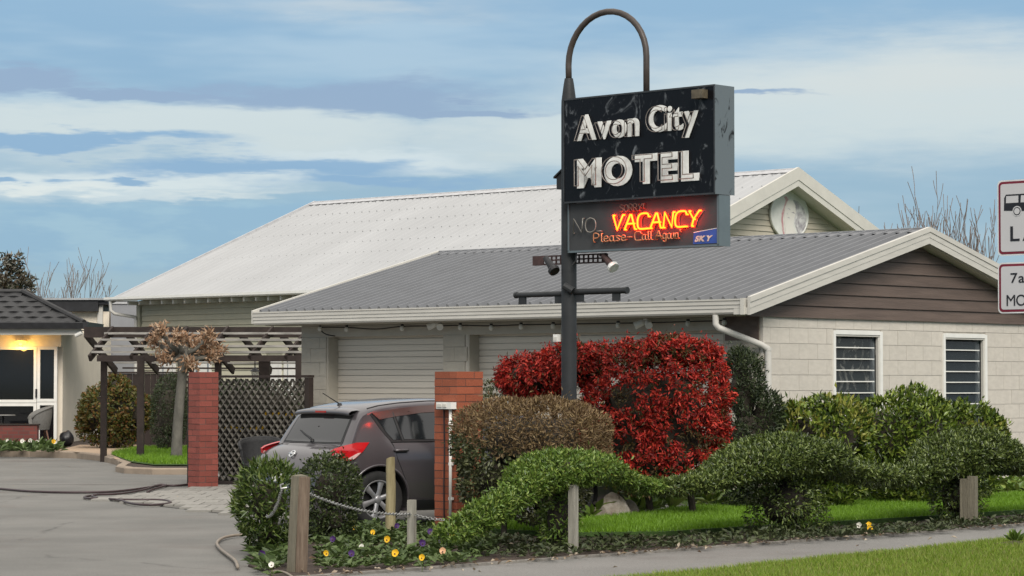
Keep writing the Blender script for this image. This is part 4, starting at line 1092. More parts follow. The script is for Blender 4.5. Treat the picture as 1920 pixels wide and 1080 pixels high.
# =================================================================== BUS LANE SIGN (right edge)
BS = at(1873, 718, 21.5); BS[2] = 0
bs = thing('bus_lane_sign', 'white bus lane road sign plates with dark red borders on a pole', 'road sign', BS, -AS)
M_SGW = mat('sign_white', (.50, .49, .50), .4, 0, .03, 3); M_SGR = mat('sign_red', (.16, .012, .028), .4); M_SGB = mat('sign_black', (.012, .012, .016), .4); M_SGE = mat('sign_edge_white', (.62, .62, .62), .4)
def zs(py): return float(at(1873, py, 21.5)[2])
def rrect(x0, x1, z0, z1, r):
    P = []
    for cx, cz, a in ((x1 - r, z1 - r, 0), (x0 + r, z1 - r, 90), (x0 + r, z0 + r, 180), (x1 - r, z0 + r, 270)):
        for k in range(6): t = R(a + 90 * k / 5); P.append((cx + r * math.cos(t), cz + r * math.sin(t)))
    return P
PW = .78
for nm, z0, z1 in (('bus_plate', zs(480), zs(339)), ('time_plate', zs(588), zs(493))):
    p = MB().prism(rrect(0, PW, z0, z1, .04), 'y', -.004, .004).build(nm, M_SGE, bs)
    MB().prism(rrect(.012, PW - .012, z0 + .012, z1 - .012, .035), 'y', -.006, -.0042).build('border', M_SGR, p)
    MB().prism(rrect(.032, PW - .032, z0 + .032, z1 - .032, .022), 'y', -.008, -.0062).build('face', M_SGW, p)
zb0 = zs(394)
bus = MB().prism([(.065, zs(396)), (.40, zs(400)), (.66, zs(400)), (.66, zs(366)), (.085, zs(366)), (.068, zs(372))], 'y', -.0095, -.0082).build('bus_pictogram', M_SGB, bs)
for i in range(4):
    x = .085 + i * .14; MB().prism([(x, zs(382)), (x + .118, zs(382)), (x + .118, zs(369)), (x + .004, zs(369))], 'y', -.011, -.0097).build('bus_window', M_SGW, bus)
for x in (.19, .52):
    for r_, y_, m_ in ((.043, -.0105, M_SGW), (.034, -.0115, M_SGB), (.026, -.0125, M_SGW)):
        MB().prism([(x + r_ * math.cos(2 * math.pi * k / 20), zs(398) + r_ * math.sin(2 * math.pi * k / 20)) for k in range(20)], 'y', y_, y_ + .0009).build('bus_wheel', m_, bus)
word(bs, 'LANE', .125, .66, zs(453), .125, -.010, M_SGB, .012, .14, depth=.002)
word(bs, '7am', .125, .36, zs(531), .082, -.010, M_SGB, .008, .07, depth=.002)
word(bs, 'MON', .085, .36, zs(574), .092, -.010, M_SGB, .0, .08, depth=.002)
MB().tube([(PW / 2, .035, -.02), (PW / 2, .035, zs(325))], .03, 14).build('pole', M_CHAIN, bs, smooth=True)
for py in (365, 455, 510, 570): MB().box(PW / 2 - .05, PW / 2 + .05, .004, .068, zs(py), zs(py) + .025).build('clamp', M_CHAIN, bs)

# =================================================================== PARKED CAR
CH = R(56)
CO = at(711, 938, 28.7) - .83 * np.array([math.cos(CH), -math.sin(CH), 0]) - .74 * np.array([math.sin(CH), math.cos(CH), 0]); CO[2] = 0.008
car = thing('parked_car', 'dark purple grey hatchback parked tail outwards before the garage', 'car', CO, -CH)
ZTOP = [(0, .42), (.012, .52), (.035, .62), (.07, .705), (.12, .795), (.18, .848), (.26, .885), (.35, .918), (.38, .955), (.42, 1.03), (.47, 1.12), (.52, 1.205), (.56, 1.262), (.60, 1.298), (.68, 1.335), (.85, 1.372), (1.1, 1.40), (1.5, 1.422), (1.9, 1.42), (2.25, 1.392), (2.55, 1.335), (2.8, 1.24), (3.05, 1.09), (3.22, .99), (3.35, .94), (3.6, .895), (3.9, .845), (4.05, .79), (4.15, .70), (4.21, .58), (4.24, .42)]
PLAN = [(0, .63), (.012, .67), (.05, .725), (.12, .775), (.22, .81), (.38, .832), (.7, .845), (1.2, .85), (3.1, .85), (3.6, .825), (3.9, .77), (4.08, .69), (4.18, .58), (4.24, .44)]
GZ = [(.18, .93), (.26, .965), (.40, .99), (.55, 1.0), (.74, 1.0), (.86, .985), (.94, .955), (1.0, .928), (1.1, .885), (1.25, .825), (1.36, .775), (1.45, .74)]
def ip(t, x): return float(np.interp(x, [q[0] for q in t], [q[1] for q in t]))
def zt_(y): return ip(ZTOP, y)
def CW(y, z): return ip(PLAN, y) * ip(GZ, z)
def crn(y):
    r = .10 if 0.3 < y < 3.3 else .075
    return min(r, (zt_(y) - .2) * .4)
def CT(y, x):
    r = crn(y); zc = zt_(y) - r; w = CW(y, zc); q = min(abs(x) / w, 1); return zc + r * (1 - q ** 3.2) ** (1 / 3.2)
ys = sorted(set([q[0] for q in ZTOP] + [.09, .15, .22, .30, .365, .40, .445, .495, .54, .58, .64, .76, .97, 1.3, 1.7, 2.1, 2.4, 2.68, 2.92, 3.14, 3.48, 3.75, 3.97, 4.1]))
sec = []
for y in ys:
    r = crn(y); zc = zt_(y) - r; side = [(CW(y, z), z) for z in np.linspace(.18, zc, 14)]
    w = side[-1][0]
    top = []
    for k in range(1, 13):
        t = math.pi / 2 * k / 12; top.append((w * math.cos(t) ** (2 / 3.2) if k < 12 else 0., zc + r * math.sin(t) ** (2 / 3.2)))
    half = side + top
    sec.append([(x, y, z) for x, z in half] + [(-x, y, z) for x, z in half[-2::-1]])
cb_ = MB(); cb_.grid(sec); n_ = len(sec[0])
nb = len(sec)
cb_.f += [tuple(range(n_)), tuple(((nb - 1) * n_ + i) for i in range(n_))[::-1]]
for i in range(nb - 1): cb_.f.append((i * n_, (i + 1) * n_, (i + 1) * n_ + n_ - 1, i * n_ + n_ - 1))
M_CAR = mat('car_paint', (.072, .064, .070), .40, .35, .05, 2., spec=.4, coat=.9, coatr=.09)
body = cb_.build('body', M_CAR, car)
bm = bmesh.new(); bm.from_mesh(body.data); bmesh.ops.recalc_face_normals(bm, faces=bm.faces); bm.to_mesh(body.data); bm.free()
cutters = []
for wy in (.74, 3.34):
    for s in (-1, 1):
        cu = MB().lathe([(.001, s * .56), (.365, s * .56), (.365, s * 1.1), (.001, s * 1.1)], 40, 'x', (0, wy, .315)).build('wheel_well_cutter', M_BLACK, car)
        md = body.modifiers.new('well', 'BOOLEAN'); md.object = cu; md.operation = 'DIFFERENCE'; md.solver = 'EXACT'; cutters.append(cu)
bpy.context.view_layer.update()
dg = bpy.context.evaluated_depsgraph_get(); nm_ = bpy.data.meshes.new_from_object(body.evaluated_get(dg)); body.modifiers.clear(); body.data = nm_
for c_ in cutters: bpy.data.objects.remove(c_)
smooth_by_angle(body, 32)
M_WELL = mat('wheel_well', (.008, .008, .008), .9)
for wy in (.74, 3.34):
    MB().lathe([(.362, -.82), (.362, .82)], 32, 'x', (0, wy, .315), R(-15), R(195)).build('wheel_well', M_WELL, car)
def patch(name, poly, fn, m, off, parent=None, rings=5, dens=4, smooth=True):
    """polygon laid on the body surface through fn(a,b)->(point, normal)"""
    P = []
    for i in range(len(poly)):
        a, b = poly[i], poly[(i + 1) % len(poly)]
        for k in range(dens): P.append((a[0] + (b[0] - a[0]) * k / dens, a[1] + (b[1] - a[1]) * k / dens))
    cx = sum(p[0] for p in P) / len(P); cy = sum(p[1] for p in P) / len(P); mb = MB(); rr = []
    for k in range(rings + 1):
        t = 1 - k / rings * .97
        row = []
        for p in P + [P[0]]:
            q, n = fn(cx + (p[0] - cx) * t, cy + (p[1] - cy) * t)
            row.append(tuple(np.array(q) + np.array(n) * off))
        rr.append(row)
    edge = []
    for p in P + [P[0]]:
        q, n = fn(*p); edge.append(tuple(np.array(q) - np.array(n) * .012))
    mb.grid([edge] + rr)
    return mb.build(name, m, parent or car, smooth=False) if not smooth else _sm(mb.build(name, m, parent or car))
def _sm(o): smooth_by_angle(o, 40); return o
def side_fn(s):
    def f(y, z):
        e = .01; x = CW(y, z); dz = (CW(y, z + e) - CW(y, z - e)) / (2 * e); dy = (CW(y + e, z) - CW(y - e, z)) / (2 * e)
        n = np.array([1, -dy, -dz]); n /= np.linalg.norm(n); return (s * x, y, z), (s * n[0], n[1], n[2])
    return f
def top_fn(x, y):
    e = .012; z = CT(y, x); dz = (CT(y + e, x) - CT(y - e, x)) / (2 * e); n = np.array([0, -dz, 1]); n /= np.linalg.norm(n); return (x, y, z), tuple(n)
M_CGL = mat('car_glass', (.012, .014, .016), .05, 0, .1, 2, spec=.9)
M_CTRIM = mat('car_black_trim', (.012, .012, .013), .5)
# rear window: black surround then glass
patch('rear_window_surround', [(-.66, .365), (-.4, .352), (0, .348), (.4, .352), (.66, .365), (.585, .585), (.3, .595), (-.3, .595), (-.585, .585)], top_fn, M_CTRIM, .003, rings=10)
rw = patch('rear_window', [(-.62, .378), (-.4, .366), (0, .362), (.4, .366), (.62, .378), (.56, .57), (.3, .578), (-.3, .578), (-.56, .57)], top_fn, M_CGL, .007, rings=10)
wp = [tuple(np.array(top_fn(x, y)[0]) + np.array([0, -.012, .012])) for x, y in ((.0, .372), (-.10, .392), (-.22, .408), (-.36, .432))]
MB().tube(wp, [.010, .012, .010, .006], 8).build('wiper', M_CTRIM, rw); MB().tube([wp[0], tuple(np.array(wp[0]) + np.array([.02, .02, -.03]))], .022, 10).build('wiper_boss', M_CTRIM, rw)
# roof spoiler with the high brake lamp
spo = []
for x in np.linspace(-.60, .60, 13):
    k = 1 - (abs(x) / .60) ** 3 * .35; spo.append([(x, .62, CT(.62, x) + .012), (x, .52, CT(.60, x * .97) + .006 * k), (x, .475 + .03 * (1 - k), CT(.58, x * .96) - .004), (x, .485 + .03 * (1 - k), CT(.58, x * .95) - .035), (x, .56, CT(.555, x * .95) + .004)])
MB().grid(spo).build('spoiler', M_CAR, car, smooth=True)
M_RED = mat('red_lens', (.42, .008, .012), .12, 0, .12, 10, spec=.6, coat=1.)
M_LENS = mat('clear_lens', (.60, .42, .40), .12, 0, .2, 14, spec=.7, coat=1.)
MB().box(-.11, .11, .468, .50, 1.262, 1.282).build('high_brake_lamp', M_RED, car)
# antenna
az0 = CT(.72, 0); MB().lathe([(.03, az0 - .005), (.022, az0 + .02), (.001, az0 + .026)], 12, 'z', (0, .72, 0)).build('antenna_base', M_CTRIM, car)
MB().tube([(0, .72, az0 + .012), (0, .50, az0 + .135)], [.007, .0045], 6).build('antenna', M_CTRIM, car)
# roof moulding lines
for s in (-1, 1):
    MB().tube([(s * CW(y, zt_(y) - crn(y)) * .90, y, CT(y, CW(y, zt_(y) - crn(y)) * .90) + .003) for y in np.linspace(.70, 2.5, 14)], .006, 6).build('roof_moulding', M_CTRIM, car)
for s in (-1, 1):
    f = side_fn(s)
    patch('window_trim', [(.70, 1.262), (.95, 1.298), (1.4, 1.345), (1.9, 1.352), (2.35, 1.30), (2.75, 1.11), (2.92, .965), (1.8, .935), (.93, .935), (.84, 1.02)], f, M_CTRIM, .003, rings=8)
    gl = patch('quarter_window', [(.745, 1.235), (.965, 1.262), (1.035, .968), (.935, .962), (.87, 1.04)], f, M_CGL, .008)
    MB().tube([tuple(np.array(f(y, z)[0]) + np.array([s * .010, 0, 0])) for y, z in ((.985, 1.27), (1.015, 1.12), (1.055, .955))], .011, 6).build('window_bar', M_CTRIM, gl)
    patch('door_window', [(1.01, 1.27), (1.35, 1.305), (1.66, 1.315), (1.68, .965), (1.075, .968)], f, M_CGL, .008)
    patch('door_window', [(1.76, 1.318), (2.0, 1.31), (2.3, 1.265), (2.62, 1.12), (2.8, .985), (1.76, .97)], f, M_CGL, .008)
    patch('window_visor', [(.72, 1.255), (.95, 1.292), (1.35, 1.332), (1.68, 1.345), (1.68, 1.268), (1.35, 1.255), (1.0, 1.215), (.80, 1.185)], f, mat('visor_bronze', (.075, .042, .038), .15, 0, .1, 3, spec=.6), .016)
    MB().tube([tuple(np.array(f(y, .945)[0]) + np.array([s * .006, 0, 0])) for y in np.linspace(.9, 2.85, 12)], .008, 6).build('waist_moulding', M_CTRIM, car)
    # tail lamp wrapping round the corner
    tl = patch('tail_lamp', [(.15, .852), (.20, .878), (.30, .905), (.46, .937), (.622, .938), (.53, .845), (.41, .752), (.32, .745), (.22, .765), (.16, .80)], f, M_RED, .014, rings=6)
    patch('clear_lens', [(.33, .762), (.37, .785), (.46, .825), (.50, .83), (.45, .79), (.405, .758)], f, M_LENS, .019, tl)
    patch('clear_lens', [(.19, .80), (.20, .825), (.26, .82), (.25, .79)], f, M_LENS, .019, tl)
    # door seams and handles
    for ln_ in ([(.70, 1.245), (.80, 1.08), (.90, .955), (.93, .90), (.97, .75), (1.03, .62), (1.08, .50)], [(1.72, .93), (1.75, .6), (1.72, .28), (1.15, .27), (1.10, .42)], [(2.85, .93), (2.86, .6), (2.80, .28), (1.75, .27)]):
        MB().tube([tuple(np.array(f(y, z)[0]) + np.array([s * .0005, 0, 0])) for y, z in ln_], .0045, 5).build('door_seam', M_CTRIM, car)
    for y0 in (1.02, 2.0):
        h_ = MB().tube([tuple(np.array(f(y, z)[0]) + np.array([s * d_, 0, 0])) for y, z, d_ in ((y0 - .09, .848, .0), (y0 - .075, .85, .022), (y0 + .06, .853, .024), (y0 + .085, .853, .0))], .016, 8).build('door_handle', M_CAR, car, smooth=True)
        patch('handle_recess', [(y0 - .07, .82), (y0 + .07, .82), (y0 + .07, .865), (y0 - .07, .865)], f, M_CTRIM, .002, h_)
    # wheel arch lip
    MB().tube([tuple(np.array(f(.74 + .375 * math.cos(t), .315 + .375 * math.sin(t))[0]) + np.array([s * .002, 0, 0])) for t in np.linspace(R(-8), R(188), 26)], .014, 6).build('arch_lip', M_CAR, car, smooth=True)
    patch('sill', [(1.15, .30), (2.95, .30), (2.95, .20), (1.15, .20)], f, M_CTRIM, .01)
    patch('bumper_strip', [(.03, .50), (.35, .50), (.35, .45), (.03, .45)], f, M_CTRIM, .008)
# badge: an open ring with a bar
bc = np.array(top_fn(0, .125)[0]); bn = np.array(top_fn(0, .125)[1]); bu = np.array([0, -bn[2], bn[1]]) * -1
def bp_(a, b, o=.014): return tuple(bc + np.array([1, 0, 0]) * a + bu * b + bn * o)
M_CHR = mat('chrome', (.75, .75, .75), .18, .6, .05, 9)
bd_ = MB().tube([bp_(.046 * math.cos(t), .042 * math.sin(t)) for t in np.linspace(0, 2 * math.pi, 24, endpoint=False)], .0075, 6, True).build('badge', M_CHR, car, smooth=True)
MB().tube([bp_(-.062, 0, .016), bp_(.062, 0, .016)], .011, 8).build('badge_bar', M_CHR, bd_, smooth=True)
MB().tube([bp_(.30, -.10, .004), bp_(.30, -.10, .005)], .01, 8).build('hatch_lock', M_CTRIM, car)
MB().tube([tuple(np.array(top_fn(x, y)[0])) for x, y in ((-.655, .36), (-.70, .25), (-.66, .14), (-.62, .09))], .004, 5).tube([tuple(np.array(top_fn(x, y)[0])) for x, y in ((.655, .36), (.70, .25), (.66, .14), (.62, .09))], .004, 5).build('hatch_seam', M_CTRIM, car)
# wheels
M_TYRE = mat('tyre_rubber', (.016, .016, .016), .85, 0, .2, 20); M_RIM = mat('alloy_rim', (.27, .27, .28), .35, .5, .12, 9)
def wheel(x, y, s):
    w = MB().lathe([(.20, -.085), (.245, -.098), (.285, -.100), (.306, -.085), (.313, -.05), (.313, .05), (.306, .085), (.285, .100), (.245, .098), (.20, .085)], 40, 'x', (0, 0, 0)).build('wheel', M_TYRE, car, True, (x, y, .315))
    rm = MB().lathe([(.215, .088), (.205, .094), (.196, .080), (.185, .03), (.18, -.06)], 36, 'x')
    if s < 0: rm.v = [(-a, b, c) for a, b, c in rm.v]
    rm.build('rim', M_RIM, w, True)
    bk = MB().lathe([(.001, s * .02), (.19, s * .02)], 24, 'x').build('brake_disc', M_WELL, w)
    for k in range(6):
        a = k * math.pi / 3 + .3; P = []
        for r_, hw, dx in ((.035, .030, .070), (.10, .027, .082), (.16, .034, .084), (.20, .050, .078)):
            c, sn = math.cos(a), math.sin(a); P.append([(s * (dx - .02), r_ * c - hw * sn, r_ * sn + hw * c), (s * dx, r_ * c - hw * .6 * sn, r_ * sn + hw * .6 * c), (s * dx, r_ * c + hw * .6 * sn, r_ * sn - hw * .6 * c), (s * (dx - .02), r_ * c + hw * sn, r_ * sn - hw * c)])
        MB().grid(P).build('spoke', M_RIM, w, True)
    MB().lathe([(.001, s * .088), (.03, s * .086), (.045, s * .074), (.05, s * .05)], 20, 'x').build('hub_cap', M_RIM, w, True)
for wy in (.74, 3.34):
    for s in (-1, 1): wheel(s * .735, wy, s)
MB().box(-.26, .26, -.002, .012, .50, .61).build('number_plate', M_WHITE, car)

# =================================================================== POSTS, STAKES AND CHAIN
H0 = gp(1080, 1040)
def hedgeP(t, s=0., z=0.): return H0 + YS * t + XS * s + ZS * z
def post_mesh(w, h, n=10, taper=.93, irr=.06):
    mb = MB(); P = []
    ph = [random.uniform(1 - irr, 1 + irr) for _ in range(n)]
    for k in range(8):
        z = -.15 + (h + .15) * k / 7; r = w / 2 * (1 - (1 - taper) * k / 7)
        P.append([(r * ph[i % n] * math.cos(2 * math.pi * i / n) + .004 * math.sin(k * 1.7), r * ph[i % n] * math.sin(2 * math.pi * i / n), z + (.02 * math.cos(2 * math.pi * i / n + 1) if k == 7 else 0)) for i in range(n + 1)])
    mb.grid(P); mb.add([P[-1][i] for i in range(n)], [tuple(range(n))]); return mb
BP = gp(557, 1076); BP[2] = .03
tpo = thing('timber_post', 'thick weathered grey post with chain hook at the footpath corner', 'post', BP, -AS)
tpo.rotation_euler = (R(-.5), R(2.0), -AS)
o = MB().box(-.070, .022, -.055, .055, -.1, .80).build('timber', M_WOOD, tpo); 
for v in o.data.vertices: v.co.x += v.co.z * .02 + random.uniform(-.006, .006); v.co.z += random.uniform(-.012, .012) if v.co.z > .5 else 0
MB().prism([(.036, -.05), (.078, -.045), (.084, .0), (.076, .045), (.036, .05)], 'z', -.1, .785).build('split_rail', mat('brown_post_wood', (.125, .085, .06), .85, 0, .35, 8, .5, 30, stretch=(6, 6, .5), c2=(.22, .165, .12)), tpo)
MB().tube([(-.06, -.09, .69), (-.09, -.13, .68), (-.11, -.12, .71), (-.09, -.10, .72)], .009, 6).build('hook', M_CHAIN, tpo)
lg = gp(733, 1003); lg = at(733, 718, 27.0); lg[2] = .03
lgp = thing('log_post', 'pale yellow round log post in front of the car wheel', 'post', lg)
MB2 = post_mesh(.118, .79, 12, .80, .05); MB2.build('log', mat('pale_log', (.20, .165, .085), .85, 0, .3, 6, .4, 30, stretch=(5, 5, .5), c2=(.34, .29, .17)), lgp, True)
sk = gp(772, 1046); sk[2] = .03
skp = thing('garden_stake', 'short square grey stake among the pansies holding the chain', 'stake', sk, -R(20))
MB().box(-.033, .033, -.033, .033, -.1, .50).build('stake', mat('grey_stake', (.27, .255, .215), .85, 0, .25, 6, .3, 30, stretch=(5, 5, .5)), skp)
for px, py, hgt_, lab in ((1075, 1040, .62, 'pale square stake holding the leftmost dome of the clipped hedge'), (1487, 1004, .34, 'square stake half hidden in the middle dome of the clipped hedge'), (1824, 987, .53, 'wide grey stake beside the rightmost dome of the clipped hedge')):
    p = gp(px, py); p[2] = .03
    s_ = thing('hedge_stake', lab, 'stake', p, -AS + .2, 'stakes of the clipped hedge'); w = .035 if px < 1800 else .045
    MB().box(-w, w, -w, w, -.1, hgt_).build('stake', M_WOOD if px > 1800 else mat('grey_stake', (.27, .255, .215)), s_)
    if px > 1800: MB().box(-w - .09, -w - .004, -.04, .04, -.1, hgt_ - .03).build('backing_post', M_WOOD, s_)
def chain(pts, label, ll=.042):
    # walk along the sagging line and set a link at each step
    P = [np.array(p) for p in pts]; acc = []; 
    dense = []
    for i in range(len(P) - 1):
        for k in range(60): dense.append(P[i] + (P[i + 1] - P[i]) * k / 60)
    dense.append(P[-1]); cur = 0; last = dense[0]; mb = MB(); k = 0; dist = 0
    for q in dense[1:]:
        dist += np.linalg.norm(q - last); 
        if dist >= ll * .74:
            d = (q - (acc[-1] if acc else dense[0])); d = d / np.linalg.norm(d); acc.append(q); dist = 0
            u = np.cross(d, ZS); u /= np.linalg.norm(u); v = np.cross(u, d); a = u * math.cos(k * 1.4 + .4) + v * math.sin(k * 1.4 + .4)
            mb.tube([tuple(q + d * ll * .5 * math.cos(t) + a * ll * .32 * math.sin(t)) for t in np.linspace(0, 2 * math.pi, 10, endpoint=False)], .0038, 5, True); k += 1
        last = q
    return tag(mb.build('chain', M_CHAIN, None, True), label, 'chain', 'chains on the garden posts')
def sag(a, b, s, n=8): return [a + (b - a) * i / n - ZS * s * 4 * (i / n) * (1 - i / n) for i in range(n + 1)]
ca = BP + ZS * .66 + XS * .09; cb2 = sk + ZS * .37; cc = hedgeP(-1.35, -.4, .36)
chain(sag(ca, cb2, .06)[:-1] + sag(cb2, cc, .012, 3), 'galvanised chain from thick post past the short stake to the hedge')
chain(sag(BP + ZS * .68 + XS * -.08 + YS * -.10, at(500, 968, 23.2), .07), 'short galvanised chain hanging between thick post and rounded green bush')

# =================================================================== HOSES
M_HOSE = mat('brown_hose', (.045, .028, .030), .5, 0, .2, 9); M_HOSE2 = mat('buff_pipe', (.235, .20, .16), .6, 0, .15, 9)
def cat(pts, k=6):
    out = []
    for i in range(len(pts) - 1):
        p0, p1, p2, p3 = pts[max(i - 1, 0)], pts[i], pts[i + 1], pts[min(i + 2, len(pts) - 1)]
        for j in range(k):
            t = j / k; out.append(.5 * (2 * p1 + (p2 - p0) * t + (2 * p0 - 5 * p1 + 4 * p2 - p3) * t * t + (3 * p1 - p0 - 3 * p2 + p3) * t ** 3))
    return out + [pts[-1]]
def hose(pix, r, m, label, z=.0):
    P = cat([gp(a, b) + ZS * (r + .004 + z) for a, b in pix]); return tag(MB().tube([tuple(p) for p in P], r, 8).build('hose', m, None, True), label, 'hose', 'hoses on the drive')
hose([(-60, 914), (0, 919), (60, 924), (130, 926), (200, 925), (245, 921), (280, 916), (300, 913), (330, 913), (352, 911), (385, 907), (410, 905), (440, 903), (475, 900)], .017, M_HOSE, 'long brown hose running across the car park behind the red pillar')
hose([(276, 926), (286, 921), (300, 917), (312, 913), (300, 912), (285, 916), (268, 922), (225, 929), (180, 931), (173, 934), (182, 937), (172, 938.5), (160, 937), (160, 934.5), (182, 931)], .016, M_HOSE, 'brown hose end looped back on itself at the paving edge', .006)
hose([(205, 940), (225, 942), (240, 947), (262, 950.5), (290, 951), (312, 949), (320, 946.5), (312, 943), (290, 941.5), (255, 941.5), (215, 941)], .016, M_HOSE, 'flat oval loop of brown hose on the paved apron', .012)
hose([(500, 1004), (470, 1007), (440, 1009), (418, 1014), (407, 1023), (412, 1034), (428, 1047), (441, 1058), (446, 1070)], .015, M_HOSE2, 'buff garden pipe curling out of the bed corner', .01)
hose([(505, 1078), (520, 1077), (535, 1080), (548, 1088)], .012, M_HOSE2, 'buff pipe end beside the thick post', .01)

# =================================================================== EAVE FITTINGS
fs = thing('festoon_lights', 'black festoon cable with white bulbs strung along the garage eave', 'string lights', GC, -AS)
def ongar(px, py, y):
    o = GC + YS * y; d = _ray(px, py); t = np.dot(o - EYEP, YS) / np.dot(d, YS); p = EYEP + d * t - GC; return (float(p @ XS), y, float(p[2]))
cab = [ongar(px, py, -.10) for px, py in ((628, 630), (612, 627), (602, 620), (600, 614), (650, 614), (705, 617), (754, 612), (822, 611), (863, 610), (921, 611), (977, 609), (1037, 608), (1100, 607), (1159, 606), (1220, 605), (1290, 603), (1360, 601))]
MB().tube([tuple(p) for p in cat([np.array(c_) for c_ in cab], 4)], .010, 6).build('cable', M_BLACK, fs)
M_BULB = mat('white_bulb', (.60, .59, .55), .3, 0, .08, 9, spec=.5)
for px, py in ((600, 613), (650, 614), (754, 612), (863, 610), (921, 611), (977, 609), (1037, 608), (1159, 606), (1290, 603), (1358, 601)):
    x, y, z = ongar(px, py + 2, -.12)
    b = MB().lathe([(.001, -.055), (.026, -.045), (.037, -.02), (.034, .006), (.02, .022)], 14, 'z').build('bulb', M_BULB, fs, True, (x, y, z)); MB().lathe([(.022, .02), (.024, .05), (.001, .052)], 10).build('socket', M_BLACK, b)
def twin(px, py, label):
    x, y, z = ongar(px, py, -.14); t = thing('twin_floodlight', label, 'floodlight', GC + XS * x + YS * y + ZS * z, -AS, 'floodlights under the garage eave')
    MB().lathe([(.04, .05), (.045, .07), (.001, .075)], 12).build('mount', M_WHITE, t)
    for s in (-1, 1): MB().tube([(s * .02, 0, .035), (s * .05, -.03, .015), (s * .13, -.10, -.03)], [.025, .045, .052], 12).build('lamp_head', M_WHITE, t)
twin(822, 610, 'white twin floodlight above the left roller door'); twin(1212, 607, 'white twin floodlight above the wide roller door right of the pole')

# =================================================================== SHRUBS AND HEDGES
M_TOP1 = leafmat('clipped_hedge_leaf', [(.018, .030, .008), (.040, .064, .013), (.085, .122, .024), (.18, .225, .06), (.052, .080, .016)], .32, .08, .5)
M_TOP2 = leafmat('fresh_hedge_leaf', [(.045, .085, .012), (.085, .15, .02), (.14, .215, .035), (.22, .28, .06)], .4, .12, .5)
tops = [(-1.45, .38), (-1.279, .407), (-1.0, .567), (-.644, .679), (-.3, .85), (0., 1.0), (.243, 1.055), (.50, 1.02), (.75, .90), (1.05, .78), (1.4, .73), (1.749, .72), (2.253, .75), (2.6, .83), (2.9, .97), (3.306, 1.10), (3.763, 1.14), (4.15, 1.08), (4.45, .93), (4.8, .83), (5.3, .785), (5.808, .74), (6.2, .81), (6.5, .95), (6.8, 1.09), (7.196, 1.16), (7.5, 1.09), (7.8, .95), (8.325, .84), (9.5, .80)]
bots = [(-1.45, .05), (-1.279, .08), (-1.0, .12), (-.644, .25), (-.207, .5), (.243, .528), (.626, .58), (.939, .55), (1.339, .45), (1.747, .40), (2.251, .42), (2.769, .50), (3.303, .541), (4.227, .543), (4.803, .47), (5.297, .39), (5.804, .37), (6.324, .42), (6.861, .49), (7.521, .49), (8.319, .45), (9.5, .42)]
def hedge_part(t0, t1, stem, label, seed, lm, sr=.16, sz=.55, tail=False):
    t = thing('clipped_shrub', label, 'shrub', H0, -AS, 'domed shrubs of the clipped hedge')
    bl = []; u = t0
    while u <= t1 + .01:
        tp, bt = ip(tops, u), ip(bots, u); rz = max((tp - bt) / 2 - .085, .06); wid = .15 + .38 * max(0, min(1, (tp - .7) / .4))
        bl.append((-.35, u, (tp + bt) / 2, wid, .15, rz, 2.3)); u += .125
    foliage(t, bl, lm, 4200, .048, .018, .09, .32, 7., 1., .8, .3, seed, .03, cut=.74, core=False, gap=-.30)
    link('shade_core', core_mesh([b_ for b_ in bl if b_[5] > .13], M_BARK_CORE, .45), t)
    # a clipped skirt of leaves round the stem
    sb = [(-.35, stem, sz / 2 + .04, sr, sr * 1.15, sz / 2 + .06, 2.6)]
    foliage(t, sb, lm, 2000, .050, .019, .12, .3, 8., .9, .8, -.1, seed + 9, .03, 'skirt_foliage', corek=.6)
    MB().tube([(-.35, stem, -.02), (-.34, stem + .02, .3), (-.36, stem, .65)], [.06, .05, .045], 8).build('trunk', M_BARK_CORE, t)
    return t
h1 = hedge_part(-1.3, 1.5, .16, 'clipped shrub with bright leaves, leftmost dome of the roadside hedge', 1, M_TOP2, .17, .55)
h2 = hedge_part(1.7, 5.5, 3.72, 'wide dark clipped dome with leafy skirt, middle of the roadside hedge', 2, M_TOP1, .38, .58)
h3 = hedge_part(5.7, 9.4, 6.95, 'dark clipped dome, rightmost of the roadside hedge below the sign plates', 3, M_TOP1, .30, .55)
# two rounded bushes at the bed corner
M_BA = leafmat('glossy_bush_leaf', [(.025, .045, .010), (.050, .085, .018), (.095, .14, .03), (.16, .20, .055), (.04, .07, .015)], .33, .15, .5)
M_BB = leafmat('dark_bush_leaf', [(.018, .030, .009), (.032, .050, .014), (.055, .078, .022), (.075, .095, .03)], .4, .12, .5)
b1 = at(503, 718, 24.4); b1[2] = 0
t = thing('rounded_bush', 'rounded bush of glossy light green leaves behind the thick corner post', 'bush', b1)
foliage(t, [(0, 0, .50, .30, .31, .365, 2.4), (.0, 0, .22, .22, .24, .22, 2)], M_BA, 1900, .085, .022, .10, .28, 7, 1.1, .7, .45, 11, .04, gap=-.34, corek=.52)
MB().tube([(0, 0, -.02), (.01, 0, .4)], .035, 7).build('trunk', M_BARK_CORE, t)
b2 = at(618, 718, 26.2); b2[2] = 0
t = thing('rounded_bush', 'rounded dark green clipped bush hiding the car bumper', 'bush', b2)
foliage(t, [(0, 0, .52, .31, .31, .37, 2.4), (.0, 0, .22, .27, .26, .22, 2.4)], M_BB, 2800, .045, .020, .08, .25, 8, 1., .8, .3, 12, .04, gap=-.42, corek=.5)
MB().tube([(0, 0, -.02), (.01, 0, .4)], .035, 7).build('trunk', M_BARK_CORE, t)
